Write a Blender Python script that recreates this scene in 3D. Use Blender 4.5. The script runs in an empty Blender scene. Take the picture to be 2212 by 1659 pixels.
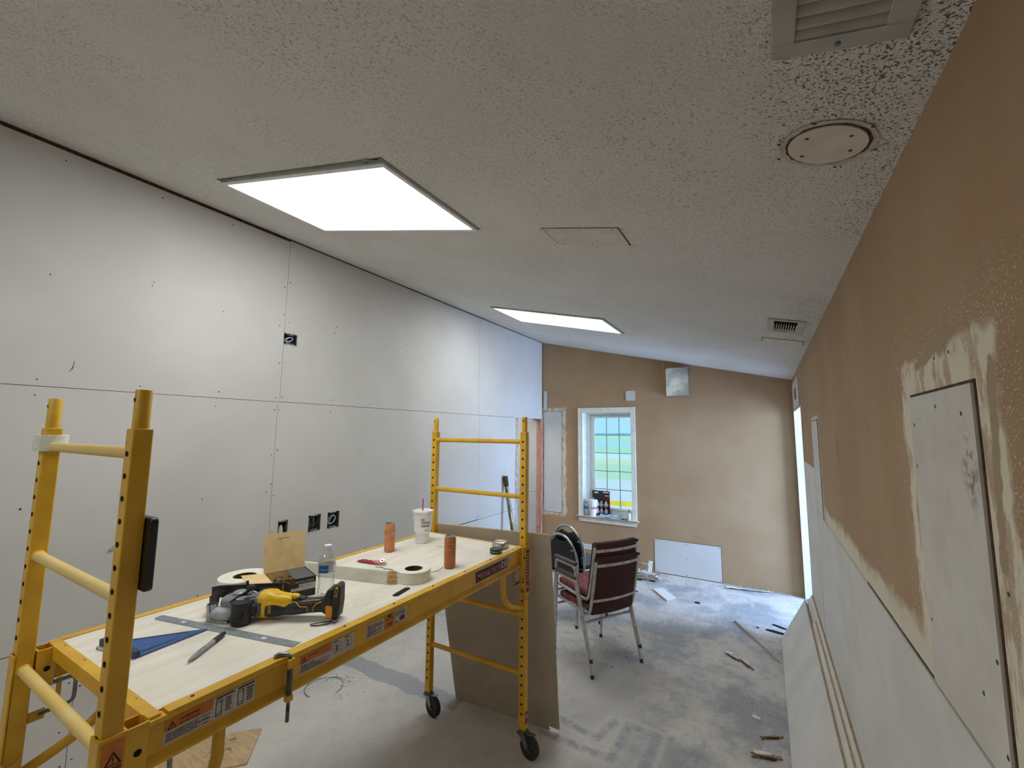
import bpy, bmesh, math, random
from math import sin, cos, pi, radians as R, sqrt, atan2
from mathutils import Vector, Matrix
random.seed(7)
S = bpy.context.scene
COL = S.collection

# ---------------------------------------------------------------- camera
F_PX, YAW, PIT, ROL = 930.417, -0.52939, 0.111065, -0.00903
cam = bpy.data.cameras.new('camera')
cam.sensor_width = 36.0
cam.lens = F_PX * 36.0 / 2212.0
cam.clip_start = 0.02
cam.clip_end = 500
camo = bpy.data.objects.new('camera', cam)
COL.objects.link(camo)
_f = Vector((sin(YAW) * cos(PIT), cos(YAW) * cos(PIT), sin(PIT)))
_r = Vector((cos(YAW), -sin(YAW), 0))
_d = -(_r.cross(_f))
_r2 = _r * cos(ROL) + _d * sin(ROL)
_d2 = _d * cos(ROL) - _r * sin(ROL)
m = Matrix.Identity(4)
for i in range(3):
    m[i][0] = _r2[i]; m[i][1] = -_d2[i]; m[i][2] = -_f[i]
m[0][3], m[1][3], m[2][3] = 0, 0, 1.86
camo.matrix_world = m
S.camera = camo

# ---------------------------------------------------------------- world, light, exposure
EXPOSURE = 0.56
PANEL_STRENGTH = 6.6
DOOR_POWER = 270.0
SKY_STRENGTH = 1.0
S.view_settings.view_transform = 'Standard'
S.view_settings.look = 'None'
S.view_settings.gamma = 1.0
S.view_settings.exposure = EXPOSURE
S.view_settings.use_curve_mapping = False
try:
    S.cycles.use_denoising = True
    S.cycles.max_bounces = 10
    S.cycles.diffuse_bounces = 6
except Exception:
    pass


def lin(c):
    def g(v):
        v = v / 255.0
        return v / 12.92 if v <= 0.04045 else ((v + 0.055) / 1.055) ** 2.4
    return (g(c[0]), g(c[1]), g(c[2]), 1.0)


W = bpy.data.worlds.new('world')
S.world = W
W.use_nodes = True
wn = W.node_tree
wn.nodes.clear()
wo = wn.nodes.new('ShaderNodeOutputWorld')
wb = wn.nodes.new('ShaderNodeBackground')
wt = wn.nodes.new('ShaderNodeTexCoord')
ws = wn.nodes.new('ShaderNodeSeparateXYZ')
wr = wn.nodes.new('ShaderNodeValToRGB')
wr.color_ramp.elements[0].position = 0.0
wr.color_ramp.elements[0].color = lin((172, 216, 242))
wr.color_ramp.elements[1].position = 0.6
wr.color_ramp.elements[1].color = lin((150, 200, 240))
wn.links.new(wt.outputs['Generated'], ws.inputs[0])
wn.links.new(ws.outputs['Z'], wr.inputs[0])
wn.links.new(wr.outputs[0], wb.inputs[0])
wb.inputs[1].default_value = SKY_STRENGTH
wn.links.new(wb.outputs[0], wo.inputs[0])


def area(name, loc, direction, sx, sy, power, col):
    l = bpy.data.lights.new(name, 'AREA')
    l.shape = 'RECTANGLE'; l.size = sx; l.size_y = sy
    l.energy = power; l.color = col
    o = bpy.data.objects.new(name, l); COL.objects.link(o)
    o.location = loc
    o.rotation_euler = Vector(direction).to_track_quat('-Z', 'Y').to_euler()
    return o


# added area lamps standing in for daylight through the open far-right doorway
# and the far window
area('doorway_daylight', (2.5, 5.35, 1.40), (-1, 0.06, -0.10), 1.7, 2.2, DOOR_POWER, (0.40, 0.60, 1.0))
sun = bpy.data.lights.new('sun', 'SUN'); sun.energy = 2.3; sun.angle = 0.02; sun.color = (1.0, 0.97, 0.9)
suno = bpy.data.objects.new('sun', sun); COL.objects.link(suno)
suno.rotation_euler = Vector((0.45, 0.5, -0.74)).to_track_quat('-Z', 'Y').to_euler()
area('window_daylight', (-2.0, 6.56, 1.4), (0, -1, -0.1), 0.7, 1.3, 4.0, (0.8, 0.92, 1.0))
area('hall_fill', (-3.85, 5.2, 2.3), (0.1, 0.3, -1), 0.8, 0.8, 9.0, (1.0, 0.97, 0.93))  # unseen fill lamp added to brighten the hall beyond the opening


# ---------------------------------------------------------------- node helpers
class NT:
    def __init__(s, mat):
        s.t = mat.node_tree; s.n = s.t.nodes; s.l = s.t.links

    def new(s, k, **kw):
        n = s.n.new(k)
        for a, b in kw.items():
            setattr(n, a, b)
        return n

    def put(s, sock, v):
        if isinstance(v, (int, float)):
            sock.default_value = v
        elif isinstance(v, tuple):
            sock.default_value = v
        else:
            s.l.new(v, sock)

    def math(s, op, a, b=0.0, c=None, clamp=False):
        n = s.new('ShaderNodeMath', operation=op); n.use_clamp = clamp
        s.put(n.inputs[0], a); s.put(n.inputs[1], b)
        if c is not None:
            s.put(n.inputs[2], c)
        return n.outputs[0]

    def pos(s):
        g = s.new('ShaderNodeTexCoord')
        sp = s.new('ShaderNodeSeparateXYZ')
        s.l.new(g.outputs['Object'], sp.inputs[0])
        return g.outputs['Object'], sp.outputs[0], sp.outputs[1], sp.outputs[2]

    def noise(s, vec, scale, detail=3.0, rough=0.55, dist=0.0):
        n = s.new('ShaderNodeTexNoise')
        s.put(n.inputs['Vector'], vec)
        n.inputs['Scale'].default_value = scale
        n.inputs['Detail'].default_value = detail
        n.inputs['Roughness'].default_value = rough
        n.inputs['Distortion'].default_value = dist
        return n.outputs[0]

    def voro(s, vec, scale, feature='F1', rnd=1.0):
        n = s.new('ShaderNodeTexVoronoi', feature=feature)
        s.put(n.inputs['Vector'], vec)
        n.inputs['Scale'].default_value = scale
        n.inputs['Randomness'].default_value = rnd
        return n.outputs['Distance']

    def scalevec(s, vec, x, y, z):
        n = s.new('ShaderNodeMapping')
        s.put(n.inputs['Vector'], vec)
        n.inputs['Scale'].default_value = (x, y, z)
        return n.outputs[0]

    def step(s, v, lo, hi):
        n = s.new('ShaderNodeMapRange'); n.interpolation_type = 'SMOOTHSTEP'
        s.put(n.inputs[0], v)
        n.inputs[1].default_value = lo; n.inputs[2].default_value = hi
        return n.outputs[0]

    def mix(s, f, a, b):
        n = s.new('ShaderNodeMix', data_type='RGBA')
        s.put(n.inputs[0], f); s.put(n.inputs[6], a); s.put(n.inputs[7], b)
        return n.outputs[2]

    def box2(s, u, v, u0, u1, v0, v1):
        """signed distance (chebyshev) to a rectangle"""
        a = s.math('SUBTRACT', s.math('ABSOLUTE', s.math('SUBTRACT', u, (u0 + u1) / 2)), (u1 - u0) / 2)
        b = s.math('SUBTRACT', s.math('ABSOLUTE', s.math('SUBTRACT', v, (v0 + v1) / 2)), (v1 - v0) / 2)
        return s.math('MAXIMUM', a, b)

    def seg(s, u, v, a, b):
        """distance to the segment a-b in the u,v plane"""
        dx, dy = b[0] - a[0], b[1] - a[1]
        L2 = dx * dx + dy * dy
        pu = s.math('SUBTRACT', u, a[0]); pv = s.math('SUBTRACT', v, a[1])
        t = s.math('ADD', s.math('MULTIPLY', pu, dx / L2), s.math('MULTIPLY', pv, dy / L2), clamp=True)
        eu = s.math('SUBTRACT', pu, s.math('MULTIPLY', t, dx))
        ev = s.math('SUBTRACT', pv, s.math('MULTIPLY', t, dy))
        return s.math('SQRT', s.math('ADD', s.math('MULTIPLY', eu, eu), s.math('MULTIPLY', ev, ev)))

    def bump(s, h, strength, dist=0.002):
        n = s.new('ShaderNodeBump')
        n.inputs['Strength'].default_value = strength
        n.inputs['Distance'].default_value = dist
        s.put(n.inputs['Height'], h)
        return n.outputs[0]


MATS = {}


def base(name, col=(200, 200, 200), rough=0.6, metal=0.0, **kw):
    m = bpy.data.materials.new(name); m.use_nodes = True
    b = m.node_tree.nodes['Principled BSDF']
    b.inputs['Base Color'].default_value = lin(col)
    b.inputs['Roughness'].default_value = rough
    b.inputs['Metallic'].default_value = metal
    for k, v in kw.items():
        b.inputs[k.replace('_', ' ')].default_value = v
    MATS[name] = m
    return m, b


def mat(name, c1, c2=None, scale=30, rough=0.6, metal=0.0, bump=0.0, bscale=None, stretch=(1, 1, 1), lo=0.35, hi=0.65, dist=0.001, **kw):
    """procedural two-tone noise material"""
    m, b = base(name, c1, rough, metal, **kw)
    t = NT(m)
    v, x, y, z = t.pos()
    if stretch != (1, 1, 1):
        v = t.scalevec(v, *stretch)
    n = t.noise(v, scale)
    if c2 is None:
        c2 = tuple(max(0, int(c * 0.93)) for c in c1)
    t.put(b.inputs['Base Color'], t.mix(t.step(n, lo, hi), lin(c1), lin(c2)))
    if bump:
        t.put(b.inputs['Normal'], t.bump(t.noise(v, bscale or scale), bump, dist))
    return m


# ---- simple materials
mat('yellow_paint', (228, 178, 46), (214, 162, 34), 9, 0.38, 0.0, 0.02, 60)
mat('yellow_lit', (230, 202, 132), (228, 194, 108), 7, 0.6, 0.0, 0.05, 90)  # paler yellow: light from above on the near rungs put into the colour
mat('black_hole', (12, 11, 10), None, 30, 0.9)
mat('zinc', (150, 156, 156), (118, 122, 122), 40, 0.35, 0.85)
mat('dirty_steel', (120, 112, 98), (80, 66, 52), 35, 0.5, 0.7)
mat('rubber', (38, 37, 37), (56, 54, 52), 30, 0.75)
mat('sticker_red', (150, 30, 34), (130, 24, 28), 30, 0.5)
mat('sticker_white', (205, 196, 190), (190, 180, 172), 40, 0.6)
mat('sticker_orange', (212, 128, 46), (200, 116, 40), 40, 0.6)
mat('print_dark', (48, 30, 26), None, 30, 0.7)
mat('print_black', (16, 15, 15), None, 30, 0.5)
mat('print_redorange', (240, 130, 84), None, 30, 0.5)
mat('print_blue', (34, 34, 92), None, 30, 0.5)
mat('print_red', (196, 28, 40), None, 30, 0.5)
mat('drywall_core', (196, 176, 140), (170, 146, 108), 60, 0.9)
mat('brown_gap', (96, 66, 44), (60, 40, 28), 40, 0.9)
mat('dark_void', (30, 27, 24), None, 20, 0.95)
mat('box_grey', (64, 66, 66), (40, 41, 42), 40, 0.6)
mat('box_blue', (34, 48, 96), (24, 34, 70), 40, 0.5)
mat('wire_white', (225, 225, 220), None, 30, 0.5)
mat('wire_green', (90, 150, 100), None, 30, 0.5)
mat('white_trim', (226, 225, 212), (216, 214, 200), 12, 0.5)
mat('white_frame', (228, 230, 226), (220, 222, 218), 20, 0.4)
mat('stud_wood', (202, 152, 128), (176, 122, 98), 6, 0.75, 0.0, 0.2, 30, (6, 6, 0.6))
mat('sill_wood', (200, 130, 96), (176, 108, 78), 20, 0.6, 0.0, 0, None, (0.5, 6, 6))
mat('galvanised', (190, 196, 194), (150, 158, 158), 7, 0.32, 0.9)
mat('chrome', (204, 204, 200), (176, 174, 168), 22, 0.26, 0.8)
mat('alu_frame', (204, 203, 198), (178, 175, 168), 22, 0.36, 0.6)
mat('black_vinyl', (22, 23, 28), (30, 31, 37), 12, 0.42, 0.0, 0.1, 40)
mat('burgundy', (76, 40, 40), (62, 31, 32), 60, 0.85, 0.0, 0.25, 260)
mat('burgundy_seat', (142, 74, 76), (118, 54, 58), 18, 0.8, 0.0, 0.2, 200)
mat('arm_wood', (104, 78, 62), (78, 56, 44), 16, 0.45, 0.0, 0, None, (8, 1, 8))
mat('white_dust', (232, 226, 210), (214, 204, 180), 60, 0.95)
mat('tape_white', (236, 235, 220), (226, 224, 205), 60, 0.7, 0.0, 0.12, 300)
mat('card_core', (92, 62, 44), (70, 44, 32), 60, 0.9)
mat('cardboard', (230, 200, 148), (222, 190, 136), 26, 0.85, 0.0, 0.08, 120)
mat('black_card', (36, 35, 36), (46, 45, 45), 30, 0.55)
mat('grey_plastic', (92, 92, 92), (76, 76, 76), 22, 0.5)
mat('screw_black', (26, 26, 28), (48, 46, 44), 80, 0.4, 0.5)
mat('can_orange', (216, 140, 86), (204, 124, 72), 30, 0.4, 0.0)
mat('can_copper', (196, 122, 74), (180, 106, 62), 30, 0.38, 0.0)
mat('can_silver', (200, 200, 198), (170, 170, 168), 30, 0.25, 0.9)
mat('hood_grey', (186, 188, 190), (170, 172, 175), 20, 0.3)
mat('popcorn_smooth', (200, 194, 182), (184, 176, 162), 30, 0.95, 0.0, 0.4, 110)
mat('muntin_grey', (150, 158, 164), None, 20, 0.5)
mat('cup_white', (240, 240, 238), (232, 232, 230), 40, 0.65)
mat('straw_red', (190, 30, 56), None, 30, 0.4)
mat('bottle_label', (236, 238, 240), None, 30, 0.5)
mat('label_blue', (22, 92, 170), (26, 104, 184), 20, 0.45)
mat('cap_white', (240, 240, 240), None, 30, 0.5)
mat('saw_yellow', (238, 190, 28), (230, 178, 20), 22, 0.42)
mat('saw_black', (34, 33, 34), (46, 45, 44), 26, 0.55, 0.0, 0.1, 220)
mat('saw_grey', (150, 154, 160), (132, 136, 142), 26, 0.4, 0.35)
mat('saw_silver', (176, 178, 178), (150, 150, 150), 40, 0.35, 0.7)
mat('saw_orange', (228, 152, 30), (214, 138, 24), 30, 0.45)
mat('steel_rule', (146, 151, 155), (128, 134, 138), 14, 0.5, 0.2)
mat('square_blue', (58, 96, 154), (48, 82, 136), 60, 0.6, 0.0, 0.2, 200, (1, 8, 1))
mat('square_navy', (48, 68, 92), (40, 58, 80), 60, 0.6)
mat('pen_grey', (158, 160, 160), (146, 148, 148), 40, 0.45)
mat('pen_black', (36, 36, 38), (60, 60, 60), 60, 0.5)
mat('tin_green', (44, 58, 42), (34, 44, 34), 40, 0.4)
mat('tape_yellow', (232, 200, 60), None, 30, 0.4)
mat('rag_red', (130, 24, 40), (190, 60, 74), 60, 0.8)
mat('rag_pink', (222, 150, 146), (206, 120, 120), 60, 0.8)
mat('neon_green', (110, 220, 100), None, 30, 0.6)
mat('wood_cut', (226, 194, 148), (206, 168, 120), 60, 0.85)
mat('case_black', (20, 20, 20), (28, 28, 27), 20, 0.32)
mat('pipe_steel', (170, 160, 128), (104, 92, 66), 20, 0.42, 0.6, 0, None, (1, 1, 0.4))
mat('pipe_rag', (78, 62, 44), (56, 42, 30), 40, 0.9, 0.0, 0.4, 60)
mat('osb', (204, 176, 136), (188, 156, 116), 8, 0.85, 0.0, 0.1, 60, (1, 6, 1))
mat('osb_print', (138, 122, 100), None, 30, 0.85)
mat('chip', (170, 140, 104), (120, 92, 64), 60, 0.9)
mat('chip_white', (226, 224, 220), None, 60, 0.9)
mat('chip_dark', (44, 42, 46), None, 60, 0.9)
mat('plastic_grey', (126, 132, 148), (170, 180, 200), 10, 0.3)
mat('hills', (150, 178, 190), (136, 166, 180), 0.05, 1.0)  # distance haze put into the pale blue-grey colour
mat('curb_yellow', (236, 206, 60), None, 3, 0.8)
mat('papers', (190, 214, 226), (130, 180, 210), 22, 0.35)
mat('register_paint', (176, 172, 160), (164, 160, 148), 12, 0.45, 0.1)
mat('register_dark', (34, 30, 26), None, 30, 0.9)
mat('patch_board', (222, 212, 198), (212, 202, 188), 10, 0.9)
mat('board_paper', (178, 166, 148), (170, 158, 140), 6, 0.92, 0.0, 0.03, 200)
mat('board_grey', (216, 211, 204), (208, 202, 193), 3, 0.92, 0.0, 0.03, 200)
mat('plaster_mud', (206, 190, 166), (168, 138, 108), 26, 0.9, 0.0, 0.6, 30, (1, 1, 0.5), dist=0.006)
mat('hall_board', (214, 212, 212), (208, 206, 205), 3, 0.92)
mat('jamb_white', (228, 230, 232), None, 5, 0.5)
mat('card_dark_red', (110, 24, 26), (60, 20, 22), 18, 0.45)
mat('bulb_silver', (196, 190, 180), (120, 110, 100), 30, 0.3, 0.6)
mat('cap_blue', (30, 60, 140), None, 30, 0.4)
mat('caulk', (210, 208, 190), None, 30, 0.5)


def glassy(name, col, alpha_face, alpha_edge, rough=0.05):
    m = bpy.data.materials.new(name); m.use_nodes = True
    t = NT(m); t.n.clear()
    o = t.new('ShaderNodeOutputMaterial')
    g = t.new('ShaderNodeBsdfGlossy'); g.inputs['Roughness'].default_value = rough
    tr = t.new('ShaderNodeBsdfTransparent'); tr.inputs[0].default_value = lin(col)
    lw = t.new('ShaderNodeLayerWeight'); lw.inputs[0].default_value = 0.35
    mr = t.new('ShaderNodeMapRange')
    t.l.new(lw.outputs['Facing'], mr.inputs[0])
    mr.inputs[3].default_value = alpha_face; mr.inputs[4].default_value = alpha_edge
    mx = t.new('ShaderNodeMixShader')
    t.l.new(mr.outputs[0], mx.inputs[0]); t.l.new(tr.outputs[0], mx.inputs[1]); t.l.new(g.outputs[0], mx.inputs[2])
    t.l.new(mx.outputs[0], o.inputs[0])
    MATS[name] = m


glassy('window_glass', (235, 245, 248), 0.04, 0.3, 0.02)
glassy('bottle_plastic', (246, 249, 249), 0.07, 0.7, 0.10)

# emissive light panel
m, b = base('panel_glow', (240, 245, 245), 0.5)
b.inputs['Emission Color'].default_value = (0.93, 0.99, 1.0, 1)
b.inputs['Emission Strength'].default_value = PANEL_STRENGTH


# ---- drywall facing of the left wall
m, b = base('drywall', (204, 201, 196), 0.92)
t = NT(m); v, x, y, z = t.pos()
n1 = t.noise(v, 1.7, 4)
c = t.mix(t.step(n1, 0.3, 0.7), lin((208, 204, 199)), lin((200, 196, 190)))
t.put(b.inputs['Base Color'], c)
t.put(b.inputs['Normal'], t.bump(t.noise(v, 260, 2), 0.06, 0.0006))

# ---- popcorn ceiling
m, b = base('popcorn_ceiling', (206, 198, 184), 0.95)
t = NT(m); v, x, y, z = t.pos()
big = t.noise(v, 1.3, 3)
c = t.mix(t.step(big, 0.3, 0.7), lin((240, 236, 230)), lin((232, 227, 219)))
fl = t.noise(v, 120, 2, 0.6)
sparse = t.noise(v, 2.2, 3)
fm = t.math('MULTIPLY', t.step(fl, 0.55, 0.66), t.step(sparse, 0.25, 0.60))
c = t.mix(t.math('MULTIPLY', fm, 0.55), c, lin((150, 136, 112)))
fl2 = t.noise(v, 230, 1, 0.5)
c = t.mix(t.math('MULTIPLY', t.step(fl2, 0.60, 0.70), 0.35), c, lin((236, 228, 210)))
# mildew specks: dense around the near register and along the right wall
edge = t.step(x, -0.12, 0.20)
near = t.math('MULTIPLY', edge, t.math('SUBTRACT', 1.0, t.step(y, 0.95, 1.62)))
wallside = t.math('MULTIPLY', t.step(x, 0.10, 0.29), t.math('SUBTRACT', 1.0, t.step(y, 1.4, 2.2)))
vent2 = t.math('SUBTRACT', 1.0, t.step(t.box2(x, y, 0.22, 0.33, 2.6, 3.7), 0.0, 0.18))
reg = t.math('MAXIMUM', near, t.math('MAXIMUM', t.math('MULTIPLY', wallside, 0.8), t.math('MULTIPLY', vent2, 0.8)))
den = t.math('ADD', reg, t.math('MULTIPLY', t.math('SUBTRACT', t.noise(v, 9, 3), 0.5), 0.7), clamp=True)
den = t.math('MULTIPLY', den, t.step(reg, 0.02, 0.35))
s1 = t.noise(v, 138, 1, 0.5, 0.0)
s2 = t.noise(v, 190, 1, 0.5, 0.0)
th1 = t.math('SUBTRACT', 0.71, t.math('MULTIPLY', den, 0.135))
spk = t.math('MULTIPLY', t.math('SUBTRACT', s1, th1), 13.0, clamp=True)
spk2 = t.math('MULTIPLY', t.math('SUBTRACT', s2, t.math('ADD', th1, 0.02)), 20.0, clamp=True)
spk = t.math('MULTIPLY', t.math('MAXIMUM', spk, spk2), t.step(den, 0.03, 0.2))
c = t.mix(t.math('MULTIPLY', spk, 0.84), c, lin((78, 60, 40)))
t.put(b.inputs['Base Color'], c)
h = t.math('ADD', t.math('MULTIPLY', t.noise(v, 110, 3, 0.6), 1.0), t.math('MULTIPLY', t.noise(v, 230, 2), 0.5))
t.put(b.inputs['Normal'], t.bump(h, 1.0, 0.009))


def tan_material(name, rects, band=None, extra=None):
    """tan wall paint with white joint compound smeared round the new boards.
    rects: (u0,u1,v0,v1,width,speckle)"""
    m, b = base(name, (166, 136, 104), 0.85)
    t = NT(m); v, x, y, z = t.pos()
    u = y if name == 'tan_wall_right' else x
    c = t.mix(t.step(t.noise(v, 2.0, 4), 0.3, 0.7), lin((173, 143, 109)), lin((165, 133, 98)))
    if name == 'tan_wall_right':
        st = t.noise(t.scalevec(v, 9, 9, 0.7), 1.0, 3)
        c = t.mix(t.math('MULTIPLY', t.step(st, 0.5, 0.75), 0.22), c, lin((180, 154, 124)))
    n_lo = t.noise(v, 9, 4, 0.6)
    n_st = t.noise(t.scalevec(v, 20, 20, 7), 1.0, 4, 0.65)
    n_sp = t.noise(v, 210, 2, 0.55)
    mask = None; inner = None
    for (u0, u1, v0, v1, w, sp) in rects:
        d = t.box2(u, z, u0, u1, v0, v1)
        dn = t.math('ADD', d, t.math('MULTIPLY', t.math('SUBTRACT', n_lo, 0.5), w * 1.3))
        mk = t.math('SUBTRACT', 1.0, t.step(dn, w * 0.75, w * 1.05))
        # streaky: paint scraped to paper between the mud
        mk = t.math('MULTIPLY', mk, t.math('ADD', 0.30, t.step(n_st, 0.40, 0.56), clamp=True))
        sm = t.math('MULTIPLY', t.math('SUBTRACT', 1.0, t.step(dn, w, w + sp)), t.step(n_sp, 0.60, 0.66))
        mk = t.math('MAXIMUM', mk, t.math('MULTIPLY', sm, 0.9))
        mask = mk if mask is None else t.math('MAXIMUM', mask, mk)
        ii = t.math('SUBTRACT', 1.0, t.step(dn, w * 0.25, w * 0.6))
        inner = ii if inner is None else t.math('MAXIMUM', inner, ii)
    if inner is not None:
        c = t.mix(t.math('MULTIPLY', t.math('MULTIPLY', inner, t.step(n_st, 0.5, 0.42)), 0.5), c, lin((150, 112, 74)))
    if mask is not None:
        if name == 'tan_wall_far':
            mask = t.math('MULTIPLY', mask, 0.75)
        c = t.mix(mask, c, lin((224, 212, 188)))
    if extra:
        c = extra(t, v, x, y, z, c)
    t.put(b.inputs['Base Color'], c)
    t.put(b.inputs['Normal'], t.bump(t.math('ADD', t.noise(v, 60, 3), t.math('MULTIPLY', mask, 0.8)) if mask is not None else t.noise(v, 60, 3), 0.12, 0.003))
    return m


def rextra(t, v, x, y, z, c):
    # torn horizontal mud band just above the lower boards
    d = t.math('SUBTRACT', z, 1.302)
    n = t.noise(t.scalevec(v, 5, 5, 9), 1.0, 4, 0.65)
    dn = t.math('ADD', d, t.math('MULTIPLY', t.math('SUBTRACT', n, 0.5), 0.16))
    band = t.math('MULTIPLY', t.math('SUBTRACT', 1.0, t.step(dn, 0.05, 0.11)), t.math('SUBTRACT', 1.0, t.step(y, 3.3, 3.7)))
    c = t.mix(band, c, lin((216, 204, 182)))
    # scuffs
    s1 = t.box2(y, z, 2.66, 2.76, 1.70, 1.86)
    f = t.math('MULTIPLY', t.math('SUBTRACT', 1.0, t.step(s1, -0.03, 0.03)), t.step(t.noise(v, 90, 3), 0.5, 0.6))
    c = t.mix(t.math('MULTIPLY', f, 0.6), c, lin((70, 58, 46)))
    # two strokes of grey compound beside the tall patch
    a = t.seg(y, z, (0.955, 1.98), (0.985, 1.66))
    a2 = t.seg(y, z, (1.32, 2.02), (1.10, 2.06))
    k = t.math('MINIMUM', a, a2)
    k = t.math('ADD', k, t.math('MULTIPLY', t.math('SUBTRACT', t.noise(v, 22, 3), 0.5), 0.03))
    c = t.mix(t.math('SUBTRACT', 1.0, t.step(k, 0.010, 0.016)), c, lin((168, 146, 116)))
    return c


tan_material('tan_wall_right', [(1.0, 1.395, 1.2, 1.965, 0.075, 0.16), (3.55, 3.95, 1.2, 1.96, 0.03, 0.03)], extra=rextra)
tan_material('tan_wall_far', [(-3.1, -2.72, 0.66, 2.18, 0.07, 0.12)])

# ---- painted patch with smudge
m, b = base('patch_smudged', (200, 188, 170), 0.9)
t = NT(m); v, x, y, z = t.pos()
c = t.mix(t.step(t.noise(v, 8, 3), 0.3, 0.7), lin((216, 209, 198)), lin((206, 197, 184)))
e = t.math('ADD', t.math('ABSOLUTE', t.math('MULTIPLY', t.math('SUBTRACT', y, 1.055), 14.0)), t.math('ABSOLUTE', t.math('MULTIPLY', t.math('SUBTRACT', z, 1.80), 7.0)))
f = t.math('MULTIPLY', t.math('SUBTRACT', 1.0, t.step(e, 0.1, 0.8)), t.step(t.noise(v, 60, 3), 0.42, 0.62))
t.put(b.inputs['Base Color'], t.mix(t.math('MULTIPLY', f, 0.75), c, lin((92, 80, 66))))

# ---- concrete floor under plaster dust
m, b = base('dusty_concrete', (170, 168, 166), 0.8)
t = NT(m); v, x, y, z = t.pos()
n1 = t.noise(v, 1.6, 6, 0.62)
n2 = t.noise(v, 7.0, 5, 0.65)
n3 = t.noise(v, 36.0, 3, 0.6)
c = t.mix(t.step(n1, 0.40, 0.58), lin((154, 153, 153)), lin((200, 193, 185)))
c = t.mix(t.math('MULTIPLY', t.step(n2, 0.50, 0.64), 0.42), c, lin((138, 139, 143)))
c = t.mix(t.math('MULTIPLY', t.step(t.noise(v, 22, 5, 0.7), 0.52, 0.66), 0.30), c, lin((134, 134, 138)))
c = t.mix(t.math('MULTIPLY', t.step(t.noise(t.scalevec(v, 14, 3, 1), 1.0, 5, 0.7, 1.2), 0.55, 0.68), 0.35), c, lin((218, 212, 204)))
c = t.mix(t.math('MULTIPLY', t.step(t.noise(v, 3.1, 4), 0.56, 0.70), 0.45), c, lin((204, 186, 164)))
c = t.mix(t.math('MULTIPLY', t.step(n3, 0.60, 0.72), 0.35), c, lin((222, 216, 206)))
wn_ = t.noise(v, 4.0, 3)
off = t.math('MULTIPLY', t.math('SUBTRACT', wn_, 0.5), 0.12)
# whiter dusty zone where the sheets were cut
dz = t.box2(x, y, -3.0, -1.0, 0.5, 3.4)
dz = t.math('ADD', dz, t.math('MULTIPLY', t.math('SUBTRACT', n1, 0.5), 1.2))
c = t.mix(t.math('MULTIPLY', t.math('SUBTRACT', 1.0, t.step(dz, -0.1, 0.4)), 0.62), c, lin((214, 208, 200)))
# swept grey strip
gs = t.math('ADD', t.box2(x, y, -3.1, -1.9, 2.50, 2.64), off)
c = t.mix(t.math('MULTIPLY', t.math('SUBTRACT', 1.0, t.step(gs, 0.0, 0.02)), 0.75), c, lin((150, 152, 158)))
# old glue track of a removed partition
segs = [((-1.30, 2.62), (-0.86, 2.62)), ((-0.86, 2.62), (-0.84, 2.97)), ((-0.84, 2.97), (-0.66, 2.95)), ((-0.66, 2.95), (-0.68, 2.45)), ((-1.25, 2.80), (-0.98, 2.74)), ((-0.98, 2.74), (-0.93, 2.95))]
dmin = None
for a_, b_ in segs:
    dd = t.seg(x, y, a_, b_)
    dmin = dd if dmin is None else t.math('MINIMUM', dmin, dd)
dmin = t.math('ADD', dmin, t.math('MULTIPLY', off, 0.25))
dmin = t.math('ADD', dmin, t.math('MULTIPLY', t.math('SUBTRACT', n3, 0.5), 0.03))
trk = t.math('MULTIPLY', t.math('SUBTRACT', 1.0, t.step(dmin, 0.010, 0.036)), t.step(t.noise(v, 16, 4, 0.7), 0.36, 0.56))
c = t.mix(t.math('MULTIPLY', trk, 0.6), c, lin((134, 138, 144)))
rim = t.math('MULTIPLY', t.step(dmin, 0.030, 0.042), t.math('SUBTRACT', 1.0, t.step(dmin, 0.05, 0.075)))
c = t.mix(t.math('MULTIPLY', rim, 0.25), c, lin((222, 212, 200)))
inn = t.math('SUBTRACT', 1.0, t.step(t.math('ADD', t.box2(x, y, -0.84, -0.67, 2.2, 2.95), t.math('MULTIPLY', off, 0.3)), 0.0, 0.03))
c = t.mix(t.math('MULTIPLY', t.math('MULTIPLY', inn, 0.5), t.step(n2, 0.35, 0.6)), c, lin((150, 152, 156)))
# hairline crack
cr = t.seg(x, y, (-1.9, 4.55), (-1.25, 4.5))
cr = t.math('MINIMUM', cr, t.seg(x, y, (-1.9, 3.25), (-1.2, 3.6)))
cr = t.math('ADD', cr, t.math('MULTIPLY', off, 0.1))
c = t.mix(t.math('MULTIPLY', t.math('SUBTRACT', 1.0, t.step(t.math('ABSOLUTE', cr), 0.002, 0.005)), 0.5), c, lin((110, 110, 114)))
# small dark specks
vs = t.voro(v, 26)
sp = t.math('MULTIPLY', t.math('SUBTRACT', 1.0, t.step(vs, 0.05, 0.09)), t.step(t.noise(v, 2.5, 2), 0.5, 0.6))
c = t.mix(t.math('MULTIPLY', sp, 0.6), c, lin((100, 88, 74)))
t.put(b.inputs['Base Color'], c)
t.put(b.inputs['Normal'], t.bump(n3, 0.15, 0.002))
t.put(b.inputs['Roughness'], t.math('ADD', 0.62, t.math('MULTIPLY', n2, 0.3)))

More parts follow.
